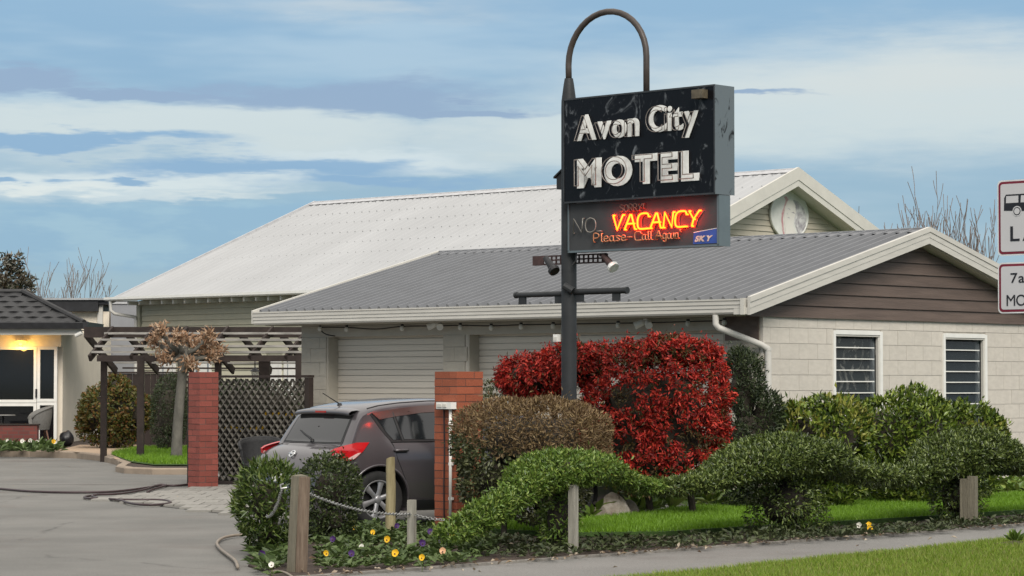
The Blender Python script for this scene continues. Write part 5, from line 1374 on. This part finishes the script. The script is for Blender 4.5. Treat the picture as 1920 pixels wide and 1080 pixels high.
# brown clipped hedge in front of the sign pole
M_BROWNL = leafmat('dry_brown_leaf', [(.090, .055, .026), (.14, .088, .042), (.20, .135, .062), (.28, .20, .095), (.12, .075, .04)], .6, .2)
M_OLIVE = leafmat('olive_leaf', [(.030, .038, .014), (.055, .065, .024), (.10, .11, .045), (.17, .18, .09)], .4, .15, .5)
bh = at(998, 718, 26.9); bh[2] = 0
t = thing('brown_hedge', 'brown topped clipped hedge in front of the sign pole', 'hedge', bh, -R(8))
bl = [(0, 0, .99, .82, .55, .44, 3.), (-.35, 0, .60, .42, .42, .36, 2.3), (.1, .05, .5, .5, .4, .35, 2)]
bf = lambda p: .9 * (p[:, 2] - .86) + .35 * p[:, 0] + .28 * wob(p, 5., 31) + .16 * wob(p, 14., 32) > 0
foliage(t, bl, M_BROWNL, 3600, .055, .014, .06, .22, 7, 1., .8, .3, 21, .1, 'dry_foliage', keep=lambda p, n: bf(p), core=False, gap=-.6)
foliage(t, bl, M_OLIVE, 1700, .055, .026, .06, .22, 7, .9, .8, .2, 21, .1, 'foliage', keep=lambda p, n: ~bf(p), gap=-.6, corek=.58)
for x in (-.3, .1, .35): MB().tube([(x, 0, -.02), (x * .9, .03, .7)], .03, 6).build('trunk', M_BARK_CORE, t)
# big red hedge
M_REDL = leafmat('red_leaf', [(.12, .010, .010), (.30, .016, .013), (.50, .028, .020), (.66, .075, .04), (.38, .020, .015), (.18, .014, .011), (.09, .055, .02)], .5, .12, .3)
M_BRZL = leafmat('bronze_leaf', [(.040, .042, .016), (.085, .060, .022), (.14, .075, .03), (.06, .075, .025)], .5, .2, .3)
rh = at(1230, 718, 30.7); rh[2] = 0
t = thing('red_hedge', 'tall clipped hedge of bright red leaves behind the sign pole', 'hedge', rh)
bl = [(-.04, 0, 1.07, .83, .60, .98, 5.), (-.95, .1, 1.82, .38, .42, .24, 2.4), (-1.45, .1, 1.68, .40, .40, .24, 2.2), (.2, 0, 1.95, .55, .4, .17, 2.)]
hole = lambda p: (.5 * wob(p, 9., 61) + .8 * wob(p, 20, 62)) > -.30
rf = lambda p: (.7 * wob(p, 6., 41) + .8 * wob(p, 15., 42)) > -.20
foliage(t, bl, M_REDL, 400, .056, .021, .14, .20, 9, .75, .75, -.35, 22, .50, 'red_foliage', keep=lambda p, n: rf(p) & hole(p), per=15, core=False, gap=-.5, spread=.42)
foliage(t, bl, M_BRZL, 800, .055, .017, .14, .32, 9, .8, .8, .1, 22, .30, 'bronze_foliage', keep=lambda p, n: ~rf(p) & hole(p), per=4, core=False)
link('shade_core', core_mesh(bl, M_BARK_CORE, .66), t)
for x0, x1 in ((-1.1, -1.35), (-1.3, -1.1), (-.9, -.8), (-.2, 0), (.3, .4)):
    MB().tube([(x0 + .15, .1, -.02), (x0 + .05, .12, .8), (x1, .1, 1.7)], [.045, .04, .025], 7).build('trunk', M_BARK_CORE, t)
# sparse olive hedge between the brick pillar and the red hedge
oh = at(945, 718, 31.3); oh[2] = 0
t = thing('olive_hedge', 'low sparse olive hedge beside the orange brick pillar', 'hedge', oh, -R(10))
foliage(t, [(0, 0, .82, .36, .30, .82, 4.)], M_OLIVE, 1500, .05, .018, .06, .2, 8, .9, .9, .2, 23, .1)
MB().tube([(0, 0, 0), (0, 0, .8)], .03, 6).build('trunk', M_BARK_CORE, t)
# dark conifer by the downpipe
M_CON = leafmat('dark_conifer', [(.014, .024, .010), (.024, .038, .014), (.040, .058, .020), (.055, .070, .026)], .55, .1)
cn = at(1402, 718, 32.2); cn[2] = 0
t = thing('dark_shrub', 'tall dark evergreen shrub between red hedge and downpipe', 'shrub', cn)
foliage(t, [(0, 0, .75, .40, .40, .8, 2.4), (-.06, 0, 1.45, .27, .28, .55, 2.), (-.1, 0, 1.75, .17, .2, .33, 2), (.2, .0, 1.1, .26, .26, .48, 2)], M_CON, 2300, .07, .018, .16, .35, 8, .9, .8, .5, 24, .05)
MB().tube([(0, 0, 0), (0, 0, 1.2)], .04, 6).build('trunk', M_BARK_CORE, t)
# three broad-leaved shrubs in front of the gable wall
M_LAU = leafmat('laurel_leaf', [(.024, .042, .010), (.062, .10, .016), (.13, .19, .024), (.24, .29, .05)], .3, .16, .5)
M_LAUY = leafmat('yellow_shoot_leaf', [(.20, .21, .035), (.28, .28, .05), (.34, .33, .08), (.16, .19, .03)], .4, .3, .4)
def laurel(px, D, rx, top, label, seed, extra=(), yel=.25):
    b = at(px, 718, D); b[2] = 0; t = thing('leafy_shrub', label, 'shrub', b, 0, 'broad leaved shrubs along the gable wall')
    bl = [(0, 0, top * .52, rx, rx * .8, top * .50, 2.5)] + [tuple(e) for e in extra]
    foliage(t, bl, M_LAU, 1700, .085, .034, .14, .34, 6, .9, .7, .5, seed, .05)
    if yel: foliage(t, bl, M_LAUY, 800, .080, .030, .14, .10, 6, .8, .6, .9, seed, .05, 'yellow_foliage', keep=lambda p, n: (p[:, 2] > top * .64) & (wob(p, 5, seed) > .5 - yel * 2), core=False)
    MB().tube([(0, 0, 0), (.02, 0, top * .6)], .04, 6).build('trunk', M_BARK_CORE, t)
laurel(1538, 32.4, .60, 1.40, 'leafy shrub with yellow tips below the left louvre window', 51, ((-.25, 0, .95, .33, .3, .40), (.3, 0, .85, .3, .3, .38)), .25)
laurel(1695, 33.6, .68, 1.45, 'leafy deep green shrub between the two louvre windows', 52, ((.3, 0, 1.0, .35, .35, .38), (-.3, 0, 1.02, .35, .3, .36)), 0)
laurel(1808, 34.6, .44, 1.38, 'small yellowish shrub below the right louvre window', 53, ((.25, 0, .9, .3, .3, .35),), .30)

# far garden shrubs
M_MAPL = leafmat('autumn_leaf', [(.05, .06, .014), (.08, .09, .018), (.11, .11, .022), (.17, .115, .025), (.20, .085, .03), (.07, .09, .02), (.06, .075, .018)], .5, .3)
p = at(213, 718, 58); p[2] = zg(58)
t = thing('autumn_shrub', 'spreading shrub turning orange beside the reception wall', 'shrub', p)
foliage(t, [(0, 0, .75, .74, .7, .72, 2.2), (.15, 0, 1.15, .5, .5, .42), (-.35, 0, .95, .45, .4, .35), (.1, 0, 1.35, .3, .3, .28), (.5, 0, .8, .42, .4, .45), (-.55, 0, .55, .35, .35, .35)], M_MAPL, 1000, .085, .05, .34, .4, 4., .8, .8, .2, 54, .02)
MB().tube([(0, 0, 0), (0, 0, .8)], .05, 6).build('trunk', M_BARK_CORE, t)
p = at(318, 718, 56); p[2] = zg(56)
t = thing('round_dark_shrub', 'round dark clipped shrub behind the pollarded tree', 'shrub', p)
foliage(t, [(0, 0, .83, .40, .42, .84, 2.3)], M_CON, 1900, .05, .022, .06, .2, 8, 1., .8, .2, 55, .02)
MB().tube([(0, 0, 0), (0, 0, .8)], .05, 6).build('trunk', M_BARK_CORE, t)
# hedge behind the lattice
p = LO + XS * -1.85 + YS * .55; 
t = thing('lattice_hedge', 'dark leafy hedge growing behind the lattice screen', 'hedge', p, -AS)
foliage(t, [(0, 0, .78, 1.15, .30, .80, 6.)], M_CON, 900, .07, .03, .08, .3, 7, .9, .8, .2, 56, .02, corek=.85)
MB().tube([(0, 0, 0), (0, 0, .8)], .04, 6).build('trunk', M_BARK_CORE, t)

# =================================================================== FLOWERS AND GROUND COVER
M_GC = leafmat('bedding_leaf', [(.035, .060, .016), (.055, .090, .022), (.085, .13, .035), (.12, .165, .06)], .5, .2, .4)
M_GCD = leafmat('weed_leaf', [(.025, .038, .014), (.045, .062, .022), (.075, .095, .035), (.05, .055, .03)], .55, .2)
def rosettes(name, poly, n, L, z, m, label, k=11, tilt=.6, zt=0.):
    q = scatter(poly, n); base = np.repeat(np.column_stack([q, np.full(n, z) + rng.random(n) * zt]), k, 0)
    a = rng.random(n * k) * 6.283; el = rng.random(n * k) * tilt + .15
    d = np.column_stack([np.cos(a) * np.cos(el), np.sin(a) * np.cos(el), np.sin(el)])
    sz = np.repeat(.65 + .7 * rng.random(n), k); base = base + d * (.02 + .05 * rng.random((n * k, 1))) * sz[:, None]
    V, F = leaf_arrays(base, d, L * sz * (.7 + .6 * rng.random(n * k)), L * .48 * sz, up=np.tile([[0, 0, 1.]], (n * k, 1)))
    return tag(link(name, np_mesh(name, V, F, m)), label, 'ground cover', kind='stuff')
FB_ = sP([(580, 1000), (640, 985), (700, 985), (760, 985), (830, 990), (905, 995), (930, 1020), (900, 1052), (760, 1062), (610, 1070), (590, 1050)], .05)
rosettes('bedding_plants', FB_, 420, .072, .04, M_GC, 'low green bedding plants covering the corner flower bed')
rosettes('bedding_plants', sP([(478, 1030), (540, 1020), (545, 1065), (500, 1070), (470, 1055)], .05), 34, .10, .04, M_GC, 'small bedding plants at the left tip of the flower bed')
rosettes('weeds', sP([(905, 1010), (1080, 1012), (1300, 1008), (1500, 996), (1700, 985), (1950, 968), (1950, 978), (1700, 1000), (1450, 1015), (1250, 1028), (1000, 1045), (920, 1050)], .05), 520, .060, .04, M_GCD, 'sparse weeds on the soil strip beside the footpath', 9)
rosettes('hostas', sP([(1100, 972), (1200, 962), (1300, 951), (1560, 942), (1950, 923), (1950, 908), (1560, 930), (1300, 938), (1180, 950), (1100, 960)], .05), 210, .17, .05, M_TOP2, 'pale broad leaved plants edging the far side of the lawn', 10, .9)
M_DEEPGC = leafmat('deep_ground_cover', [(.018, .028, .010), (.030, .044, .014), (.050, .070, .022)], .5, .15)  # darkest leaf tones of the ground cover
rosettes('shrub_bed_cover', sP([(890, 975), (1100, 960), (1300, 935), (1600, 922), (1950, 905), (1950, 880), (1600, 895), (1300, 905), (1000, 935), (890, 955)], .05), 480, .17, .05, M_DEEPGC, 'dark ground cover under the shrubs behind the lawn', 10, 1.0)
rosettes('far_bed_cover', [tuple(gp(a, b, .13)[:2]) for a, b in ((250, 838), (350, 836), (350, 825), (240, 826))], 60, .22, .17, M_TOP2, 'broad green leaves at the foot of the pergola', 9, 1.)
rosettes('far_bed_cover', [tuple(gp(a, b, .13)[:2]) for a, b in ((-40, 848), (108, 849), (112, 842), (-40, 839))], 130, .16, .14, M_GC, 'green bedding plants in the kerbed bed before the reception', 9, 1.)
# individual pansies
M_PY = mat('pansy_yellow', (.72, .42, .012), .6, 0, .15, 30); M_PP = mat('pansy_purple', (.045, .012, .10), .6, 0, .2, 30); M_PW = mat('pansy_white', (.68, .66, .58), .6, 0, .1, 30); M_PE = mat('pansy_peach', (.62, .36, .20), .6, 0, .15, 30); M_PD = mat('pansy_eye', (.05, .012, .012), .7)
def pansy_meshes(m, face):
    pe = []
    for a, r_, w, yo in ((90, .030, .036, 0), (150, .028, .032, -.001), (30, .028, .032, -.001), (215, .026, .036, -.003), (325, .026, .036, -.003), (270, .030, .045, -.004)):
        c, s_ = math.cos(R(a)), math.sin(R(a)); P = []
        for k in range(9):
            t = 2 * math.pi * k / 9; u, v = r_ * .5 + r_ * .55 * math.cos(t), w * .5 * math.sin(t)
            P.append((u * c - v * s_, yo - .006 * math.cos(t), u * s_ + v * c))
        pe.append((P, (r_ * .4 * c, yo + .004, r_ * .4 * s_)))
    mb = MB()
    for P, c in pe: mb.add(P + [c], [(k, (k + 1) % 9, 9) for k in range(9)])
    return mb.mesh('petals', m)
_pm = {}
def pansy(px, py, m, label, group, s=1., D=None, rz=None, leaves=True, low=None):
    z = (.115 if low is None else low) * s; p = gp(px, py, z + .02) if D is None else at(px, py, D); p[2] = p[2] - z
    t = thing('pansy', label, 'flower', p, random.uniform(-.5, .5) - .1 if rz is None else rz, group)
    if m.name not in _pm: _pm[m.name] = (pansy_meshes(m, 0), MB().prism([(.007 * math.cos(2 * math.pi * k / 8), .006 * math.sin(2 * math.pi * k / 8) - .008) for k in range(8)], 'y', -.010, -.007).mesh('eye', M_PD))
    pe, ey = _pm[m.name]
    o = link('petals', pe, t, (0, 0, z), (random.uniform(-.5, -.1), random.uniform(-.3, .3), 0), (s, s, s)); link('eye', ey, o)
    MB().tube([(0, .004, z), (.004, .01, z * .5), (0, .02, -.02)], .003, 5).build('stem', M_GRASS, t)
    if leaves:
        k = 9; a = rng.random(k) * 6.283; d = np.column_stack([np.cos(a), np.sin(a), .35 * np.ones(k)])
        V, F = leaf_arrays(np.array([[0, .015, 0.02]]).repeat(k, 0) + d * .015, d, .09 * s, .042 * s, up=np.tile([[0, 0, 1.]], (k, 1))); link('leaves', np_mesh('leaves', V, F, M_GC), t)
    return t
for px, py, m, wd in ((665, 990, M_PY, 'yellow pansy in front of the dark bush'), (726, 1011, M_PY, 'yellow pansy left of the short stake'), (611, 1037, M_PY, 'large yellow pansy right of the thick post'), (741, 1037, M_PY, 'yellow pansy at the foot of the short stake'),
                      (791, 1045, M_PY, 'yellow pansy at the footpath edge right of the short stake'), (847, 1005, M_PY, 'yellow pansy below the end of the chain'), (699, 998, M_PY, 'small pale yellow pansy in the middle of the bed'),
                      (600, 990, M_PP, 'purple pansy at the foot of the dark bush'), (624, 1011, M_PP, 'purple pansy upper left of the large yellow one'), (744, 986, M_PP, 'purple pansy below the log post'), (807, 997, M_PP, 'dark purple pansy just right of the stake top'),
                      (792, 1018, M_PP, 'purple pansy close beside the short stake'), (825, 1012, M_PP, 'purple pansy below the hedge tail'), (659, 1038, M_PP, 'small purple pansy at the front of the bed'), (491, 1039, M_PP, 'purple pansy left of the thick post'),
                      (678, 1025, M_PW, 'white pansy in the middle of the bed'), (509, 1059, M_PW, 'white pansy left of the thick post'), (830, 1033, M_PE, 'peach pansy at the right of the bed')):
    pansy(px, py, m, wd, 'pansies in the corner bed', random.uniform(.85, 1.12))
pansy(1629, 984, M_PY, 'yellow pansy on the soil strip below the middle of the hedge', 'pansies on the soil strip', 1.1, low=.07); pansy(1631, 991, M_PY, 'lower yellow pansy on the soil strip touching the upper one', 'pansies on the soil strip', 1.1, low=.06)
pansy(1611, 985, M_PW, 'white pansy on the soil strip beside the yellow ones', 'pansies on the soil strip', 1.1, low=.07)
gl1 = 'white and yellow pansies in the kerbed bed before the reception'
for i in range(20):
    px = 4 + i * 5.4 + random.uniform(-2, 2); pansy(px, random.uniform(826, 839), random.choice([M_PW, M_PW, M_PY]), 'small pale pansy in the kerbed bed before the reception', gl1, 1.7, D=random.uniform(57.5, 59), leaves=False)
for i, (px, py) in enumerate(((252, 862), (258, 866), (277, 869), (303, 866), (309, 870), (341, 871), (322, 869), (268, 863))):
    pansy(px, py, M_PW, 'small white pansy below the pollarded tree by the kerb', 'white pansies below the pollarded tree', 1.8, D=50, leaves=True)
# flower boxes behind the lattice
def flower_box(x0, x1, z, label, n):
    q = LO + YS * .16; t = thing('flower_box', label, 'flower box', q, -AS, 'flower boxes behind the lattice')
    MB().box(x0, x1, -.06, .06, z - .13, z - .02).build('box', M_DARKWOOD, t)
    for i in range(n):
        x = x0 + (x1 - x0) * (i + .5) / n; link('petals', _pm[M_PY.name][0], t, (x, -.05, z + random.uniform(.0, .04)), (-.3, random.uniform(-.5, .5), 0), (1.3, 1.3, 1.3))
    k = n * 14; p = np.column_stack([rng.uniform(x0, x1, k), rng.uniform(-.06, .04, k), np.full(k, z - .03)]); d = rng.normal(size=(k, 3)) * .6 + np.array([0, -.2, .8])
    V, F = leaf_arrays(p, d, .08, .035); link('leaves', np_mesh('leaves', V, F, M_GC), t)
flower_box(-1.15, -.25, 1.08, 'upper box of yellow flowers seen through the lattice', 9); flower_box(-2.2, -1.1, .87, 'lower box of pale yellow flowers seen through the lattice', 9)

# rocks
def rock(px, py, sx, sz, m, label, seed):
    p = gp(px, py); bm = bmesh.new(); bmesh.ops.create_icosphere(bm, subdivisions=3, radius=1)
    for v in bm.verts:
        q = np.array([v.co]); k = 1 + .22 * wob(q, 2.2, seed)[0] + .08 * wob(q, 7, seed + 1)[0]; v.co = Vector((v.co.x * sx * k, v.co.y * sx * .7 * k, max(v.co.z * sz * k, -.1 * sz) + .03))
    me = bpy.data.meshes.new('rock'); bm.to_mesh(me); bm.free(); me.materials.append(m); return tag(link('rock', me, None, p), label, 'rock', 'garden rocks')
M_ROCK = mat('pale_rock', (.20, .165, .12), .9, 0, .3, 7, .6, 20, c2=(.46, .42, .36)); M_ROCKD = mat('dark_rock', (.075, .078, .08), .85, 0, .25, 7, .5, 20)
rock(1142, 975, .30, .30, M_ROCK, 'pale jagged rock behind the leftmost hedge stake', 3); rock(1178, 972, .13, .18, M_ROCK, 'small pale rock right of the larger one', 5); rock(985, 987, .17, .17, M_ROCKD, 'dark grey rock under the bright clipped shrub', 8)
rock(1790, 928, .22, .14, M_ROCK, 'pale rock behind the wide hedge stake', 12)

# fallen leaves and bits along the path edges
q = np.concatenate([scatter(hull_S([(PATH_L - .05, 14.4), (PATH_L + .22, 14.4), (PATH_L + .22, 26), (PATH_L - .05, 26)]), 260), scatter(hull_S([(PATH_L, 13), (PATH_R, 13), (PATH_R, 26), (PATH_L, 26)]), 40), scatter(hull_S(BED[:9]), 300)])
d = rng.normal(size=(len(q), 3)); d[:, 2] *= .15
V, F = leaf_arrays(np.column_stack([q, np.full(len(q), .045)]), d, .035 + .04 * rng.random(len(q)), .03, up=np.tile([[0, 0, 1.]], (len(q), 1)))
V[:, 2] = np.maximum(V[:, 2], .012)
tag(link('fallen_leaves', np_mesh('fallen_leaves', V, F, leafmat('fallen_leaf', [(.10, .06, .035), (.22, .16, .10), (.40, .34, .26), (.14, .085, .05)], .8, .1))), 'dry leaf litter scattered on bed and footpath edge', 'leaf litter', kind='stuff')

# =================================================================== TREES
def branches(mb, p, d, L, r, depth, up=.12, spread=.5, kids=3, nseg=4, minr=.006):
    pts = [p]; rs = [r]
    for k in range(nseg):
        d = (d + Vector((random.gauss(0, .08), random.gauss(0, .08), up + random.gauss(0, .04)))).normalized(); p = p + d * (L / nseg); pts.append(p); rs.append(max(r * (1 - .55 * (k + 1) / nseg), minr))
    mb.tube(pts, rs, 5 if depth < 2 else 4, caps=False)
    if depth == 0: return
    for k in range(kids):
        i = random.randint(1, nseg); q = pts[i]; a = random.uniform(0, 6.283); side = Vector((math.cos(a), math.sin(a), 0)); dd = (d + side * random.uniform(.4, 1.1) * spread).normalized()
        branches(mb, q, dd, L * random.uniform(.5, .8), rs[i] * .62, depth - 1, up, spread, kids, nseg, minr)
def bare_tree(p, H, label, spread, kids=4, stems=7, rad=1.0, minr=.008, seed=1):
    random.seed(seed); t = thing('bare_tree', label, 'tree', p, 0, 'leafless trees behind the roofs'); z0 = H * .38
    MB().tube([(0, 0, -.3), (0, 0, z0 * .6), (.05, 0, z0)], [.16, .13, .11], 10).build('trunk', M_BARK_CORE, t)
    cr = MB()
    for k in range(stems):
        a = 6.283 * k / stems + random.uniform(-.3, .3); e = random.uniform(.15, 1.)
        branches(cr, Vector((0, 0, z0 * .9)), Vector((math.cos(a) * spread * e, math.sin(a) * spread * e, 1)).normalized(), H * .42 * random.uniform(.75, 1.1), .055 * rad, 3, .16, .55, kids, 4, minr)
    cr.build('crown', M_TWIG, t)
def grd(px, D): p = at(px, 718, D); p[2] = 0; return p
bare_tree(grd(1768, 66), 5.15, 'leafless tree with upright twigs behind the garage ridge', .70, 4, 13, .75, .008, 5)
bare_tree(grd(1672, 70), 4.75, 'smaller leafless tree showing between the two roofs', .50, 4, 10, .75, .008, 8)
bare_tree(grd(112, 88), 4.8, 'leafless tree behind the flat roofed block', .80, 3, 14, .7, .008, 12)
random.seed(77)
M_EVG = leafmat('magnolia_leaf', [(.012, .016, .007), (.028, .032, .012), (.07, .045, .026), (.20, .19, .16), (.03, .035, .012)], .3, .1, .6)
t = thing('evergreen_tree', 'dark glossy evergreen tree above the tiled roof at the left edge', 'tree', grd(-12, 78))
foliage(t, [(0, 0, 4.2, .9, .9, 1.25), (.5, 0, 4.15, .6, .6, .85), (-.6, 0, 4.6, .8, .8, 1.0), (.75, 0, 3.7, .4, .4, .6)], M_EVG, 420, .17, .065, .40, .5, 4, .9, .8, .2, 71, .1, 'crown')
MB().tube([(0, 0, 0), (.1, 0, 2), (0, 0, 3.6)], [.2, .16, .1], 9).build('trunk', M_BARK_CORE, t)
t = thing('flax_plant', 'spiky green flax leaves over the tiled roof at the left edge', 'plant', grd(8, 74))
k = 240; a = rng.random(k) * 6.283; e = .5 + .8 * rng.random(k); d = np.column_stack([np.cos(a) * np.cos(e), np.sin(a) * np.cos(e), np.sin(e)])
V, F = leaf_arrays(np.tile([[0, 0, 3.05]], (k, 1)) + d * .1, d, 1.0, .05, curl=.4); link('leaves', np_mesh('leaves', V, F, M_TOP2), t); MB().tube([(0, 0, 0), (0, 0, 3.1)], .12, 8).build('trunk', M_BARK_CORE, t)
# pollarded tree
PT = at(333, 718, 50.2); PT[2] = zg(50.2)
t = thing('pollarded_tree', 'pollarded tree with grey trunk and tufts of dry brown leaves', 'tree', PT)
def pt(px, py, dy=0.): p = at(px, py, 50.2 + dy) - PT; return (float(p[0]), float(p[1]), float(p[2]))
tk = [pt(332, 862), pt(331, 850), pt(333, 800), pt(337, 750), pt(341, 710), pt(344, 685), pt(344, 668), pt(343, 655)]
MB().tube(tk, [.14, .108, .096, .090, .086, .11, .13, .09], 14).build('trunk', M_GREYBARK, t, True)
lb = MB(); tips = []
for px, py, dy in ((290, 640, .1), (300, 620, -.2), (320, 655, .3), (335, 632, -.3), (352, 640, .2), (372, 650, 0), (392, 630, -.1), (408, 655, .2), (385, 640, .4), (310, 672, -.1), (398, 668, 0), (356, 682, -.2)):
    a = Vector(pt(344, 668)); b = Vector(pt(px, py, dy)); m_ = (a + b) / 2 + Vector((0, 0, -.05)); lb.tube([a, m_, b], [.07, .05, .035], 8); tips.append(b)
lb.build('limbs', M_GREYBARK, t, True)
pts = np.concatenate([np.array([tuple(b)]) + rng.normal(size=(120, 3)) * np.array([.075, .075, .065]) for b in tips]); d = rng.normal(size=pts.shape) + np.array([0, 0, .35])
V, F = leaf_arrays(pts, d, .07 + .07 * rng.random(len(pts)), .035, .35, .7); link('dry_leaves', np_mesh('dry_leaves', V, F, leafmat('dry_curled_leaf', [(.24, .13, .07), (.36, .21, .12), (.48, .31, .20), (.54, .40, .28), (.17, .095, .055)], .7, .25)), t)

# =================================================================== SEATS, TABLE, LOW WALL
def tub_chair(P, rz, label, m, lm, h=.80, w=.30):
    t = thing('tub_chair', label, 'chair', P, rz)
    sh = []
    for k in range(9):
        u = k / 8; row = []
        for i in range(25):
            a = R(-35) + R(250) * i / 24; f_ = math.sin(math.pi * i / 24) ** .6; zt2 = .62 + (h - .62) * f_; r_ = w * (.82 + .22 * u + .05 * math.sin(u * 3.1)); row.append((r_ * math.cos(a), r_ * math.sin(a), .38 + (zt2 - .38) * u))
        sh.append(row)
    o = MB().grid(sh).build('back_shell', m, t, True); md = o.modifiers.new('thick', 'SOLIDIFY'); md.thickness = .025
    MB().tube([tuple(q) for q in sh[-1]], .022, 8).build('rim', m, t, True)
    MB().lathe([(.001, .43), (w * .8, .43), (w * .86, .41), (w * .82, .37), (.001, .37)], 24).build('seat', m, t)
    for sx in (-1, 1):
        for sy in (-1, 1): MB().tube([(sx * w * .5, sy * w * .5, .38), (sx * w * .78, sy * w * .75, 0)], [.022, .016], 8).build('leg', lm, t)
    return t
M_WICK = mat('black_wicker', (.020, .020, .021), .6, 0, .5, 60, .6, 120); M_WICK2 = mat('grey_wicker', (.17, .165, .155), .8, 0, .3, 50, .6, 90)
c1 = at(488, 718, 38.2); c1[2] = .0
tub_chair(c1, -AS + R(40), 'black wicker tub chair between the lattice and the car', M_WICK, M_WICK, .80, .29)
c2 = at(72, 718, 59.6); c2[2] = zg(59.6)
tub_chair(c2, R(-70), 'grey wicker tub chair with timber legs before the reception', M_WICK2, mat('chair_leg_wood', (.16, .085, .055), .6), .90, .31)
tb = at(6, 718, 59.3); tb[2] = zg(59.3); t = thing('patio_table', 'small grey patio table at the left edge', 'table', tb)
MB().lathe([(.001, .72), (.27, .72), (.28, .70), (.001, .69)], 28).build('table_top', M_WICK2, t); MB().tube([(0, 0, .69), (0, 0, .03)], .03, 10).build('leg', M_BLACK, t); MB().lathe([(.18, 0), (.18, .03), (.001, .035)], 20).build('base', M_BLACK, t)
def brickwall_mat():
    m, nt, b = nodes_of('low_wall_brick'); tc = nt.nodes.new('ShaderNodeTexCoord'); mp = nt.nodes.new('ShaderNodeMapping'); mp.inputs['Rotation'].default_value = (R(90), 0, 0); br = nt.nodes.new('ShaderNodeTexBrick'); nt.links.new(tc.outputs['Object'], mp.inputs[0]); nt.links.new(mp.outputs[0], br.inputs['Vector'])
    br.inputs['Color1'].default_value = (.19, .045, .035, 1); br.inputs['Color2'].default_value = (.13, .035, .03, 1); br.inputs['Mortar'].default_value = (.10, .06, .05, 1); br.inputs['Scale'].default_value = 1; br.inputs['Brick Width'].default_value = .24; br.inputs['Row Height'].default_value = .085; br.inputs['Mortar Size'].default_value = .008
    nt.links.new(br.outputs[0], b.inputs['Base Color']); b.inputs['Roughness'].default_value = .85; return m
lw = at(35, 718, 58.4); lw[2] = zg(58.4) - .05
t = thing('low_brick_wall', 'low dark red brick wall with flat cap before the reception', 'wall', lw)
a, b = (at(-60, 718, 58.4) - lw)[0], (at(70, 718, 58.4) - lw)[0]; zt = at(0, 795, 58.4)[2] - lw[2]
MB().box(a, b, 0, .23, -.1, zt - .03).build('brickwork', brickwall_mat(), t); MB().box(a - .02, b + .03, -.02, .25, zt - .028, zt).build('cap', M_DARKWOOD, t)
sb = at(126, 718, 59.5); sb[2] = zg(59.5)
bm = bmesh.new(); bmesh.ops.create_icosphere(bm, subdivisions=3, radius=1)
for v in bm.verts:
    q = np.array([v.co]); k = 1 + .18 * wob(q, 3., 91)[0]; sz_ = 1 if v.co.z < .3 else 1 - .35 * (v.co.z - .3); v.co = Vector((v.co.x * .17 * k * sz_, v.co.y * .16 * k * sz_, (v.co.z * .5 + .46) * .36 * k))
me = bpy.data.meshes.new('black_sack'); bm.to_mesh(me); bm.free(); me.materials.append(mat('black_plastic', (.012, .012, .014), .4)); 
for p_ in me.polygons: p_.use_smooth = True
tag(link('black_sack', me, None, sb), 'rounded black sack on the ground beside the reception window', 'sack')

# ragged edge of the verge, a bare patch with a weed in it
EDGE = hull_S([(float(RX(y)) - .07, y) for y in (15.5, 20, 26)] + [(float(RX(y)) + .10, y) for y in (26, 20, 15.5)])
q = scatter(EDGE, 5200); e_ = q @ XS[:2] - RX(q @ YS[:2]); q = q[e_ > -.015 + .06 * wob(np.column_stack([q, np.zeros(len(q))]), 9., 7)]; n = len(q)
p = np.column_stack([q, np.full(n, .008)]); a = rng.random(n) * 6.283; sd_ = np.column_stack([np.cos(a), np.sin(a), np.zeros(n)]) * .006; hh = .025 + .045 * rng.random(n)
tp = p + np.column_stack([-XS[0] * .5 * hh + rng.normal(size=n) * .4 * hh, -XS[1] * .5 * hh + rng.normal(size=n) * .4 * hh, hh])
tag(link('verge_edge_grass', np_mesh('verge_edge_grass', np.stack([p - sd_, p + sd_, tp], 1).reshape(-1, 3), np.arange(3 * n).reshape(-1, 3), M_GRASS)), 'ragged grass growing over the edge of the footpath', 'grass', kind='stuff')
bp0 = gp(1903, 1027)
mb = MB(); mb.add([(0, 0, .05)] + [((.26 + .05 * math.sin(3 * t) + .03 * math.sin(7 * t)) * math.cos(t), (.26 + .05 * math.sin(3 * t)) * math.sin(t), .0) for t in np.linspace(0, 2 * math.pi, 22, endpoint=False)], [(0, 1 + k, 1 + (k + 1) % 22) for k in range(22)])
struct('bare_soil_patch', mb, M_SOIL, loc=bp0 + ZS * .02)
t = thing('weed', 'leafy weed growing from the bare patch in the verge', 'plant', bp0 + np.array([.03, .12, .04]))
k = 26; a = rng.random(k) * 6.283; e = .5 + .9 * rng.random(k); d = np.column_stack([np.cos(a) * np.cos(e), np.sin(a) * np.cos(e), np.sin(e)])
V, F = leaf_arrays(d * .03, d, .12, .045); link('leaves', np_mesh('leaves', V, F, M_TOP2), t); MB().tube([(0, 0, -.03), (0, 0, .06)], .006, 5).build('stem', M_GRASS, t)
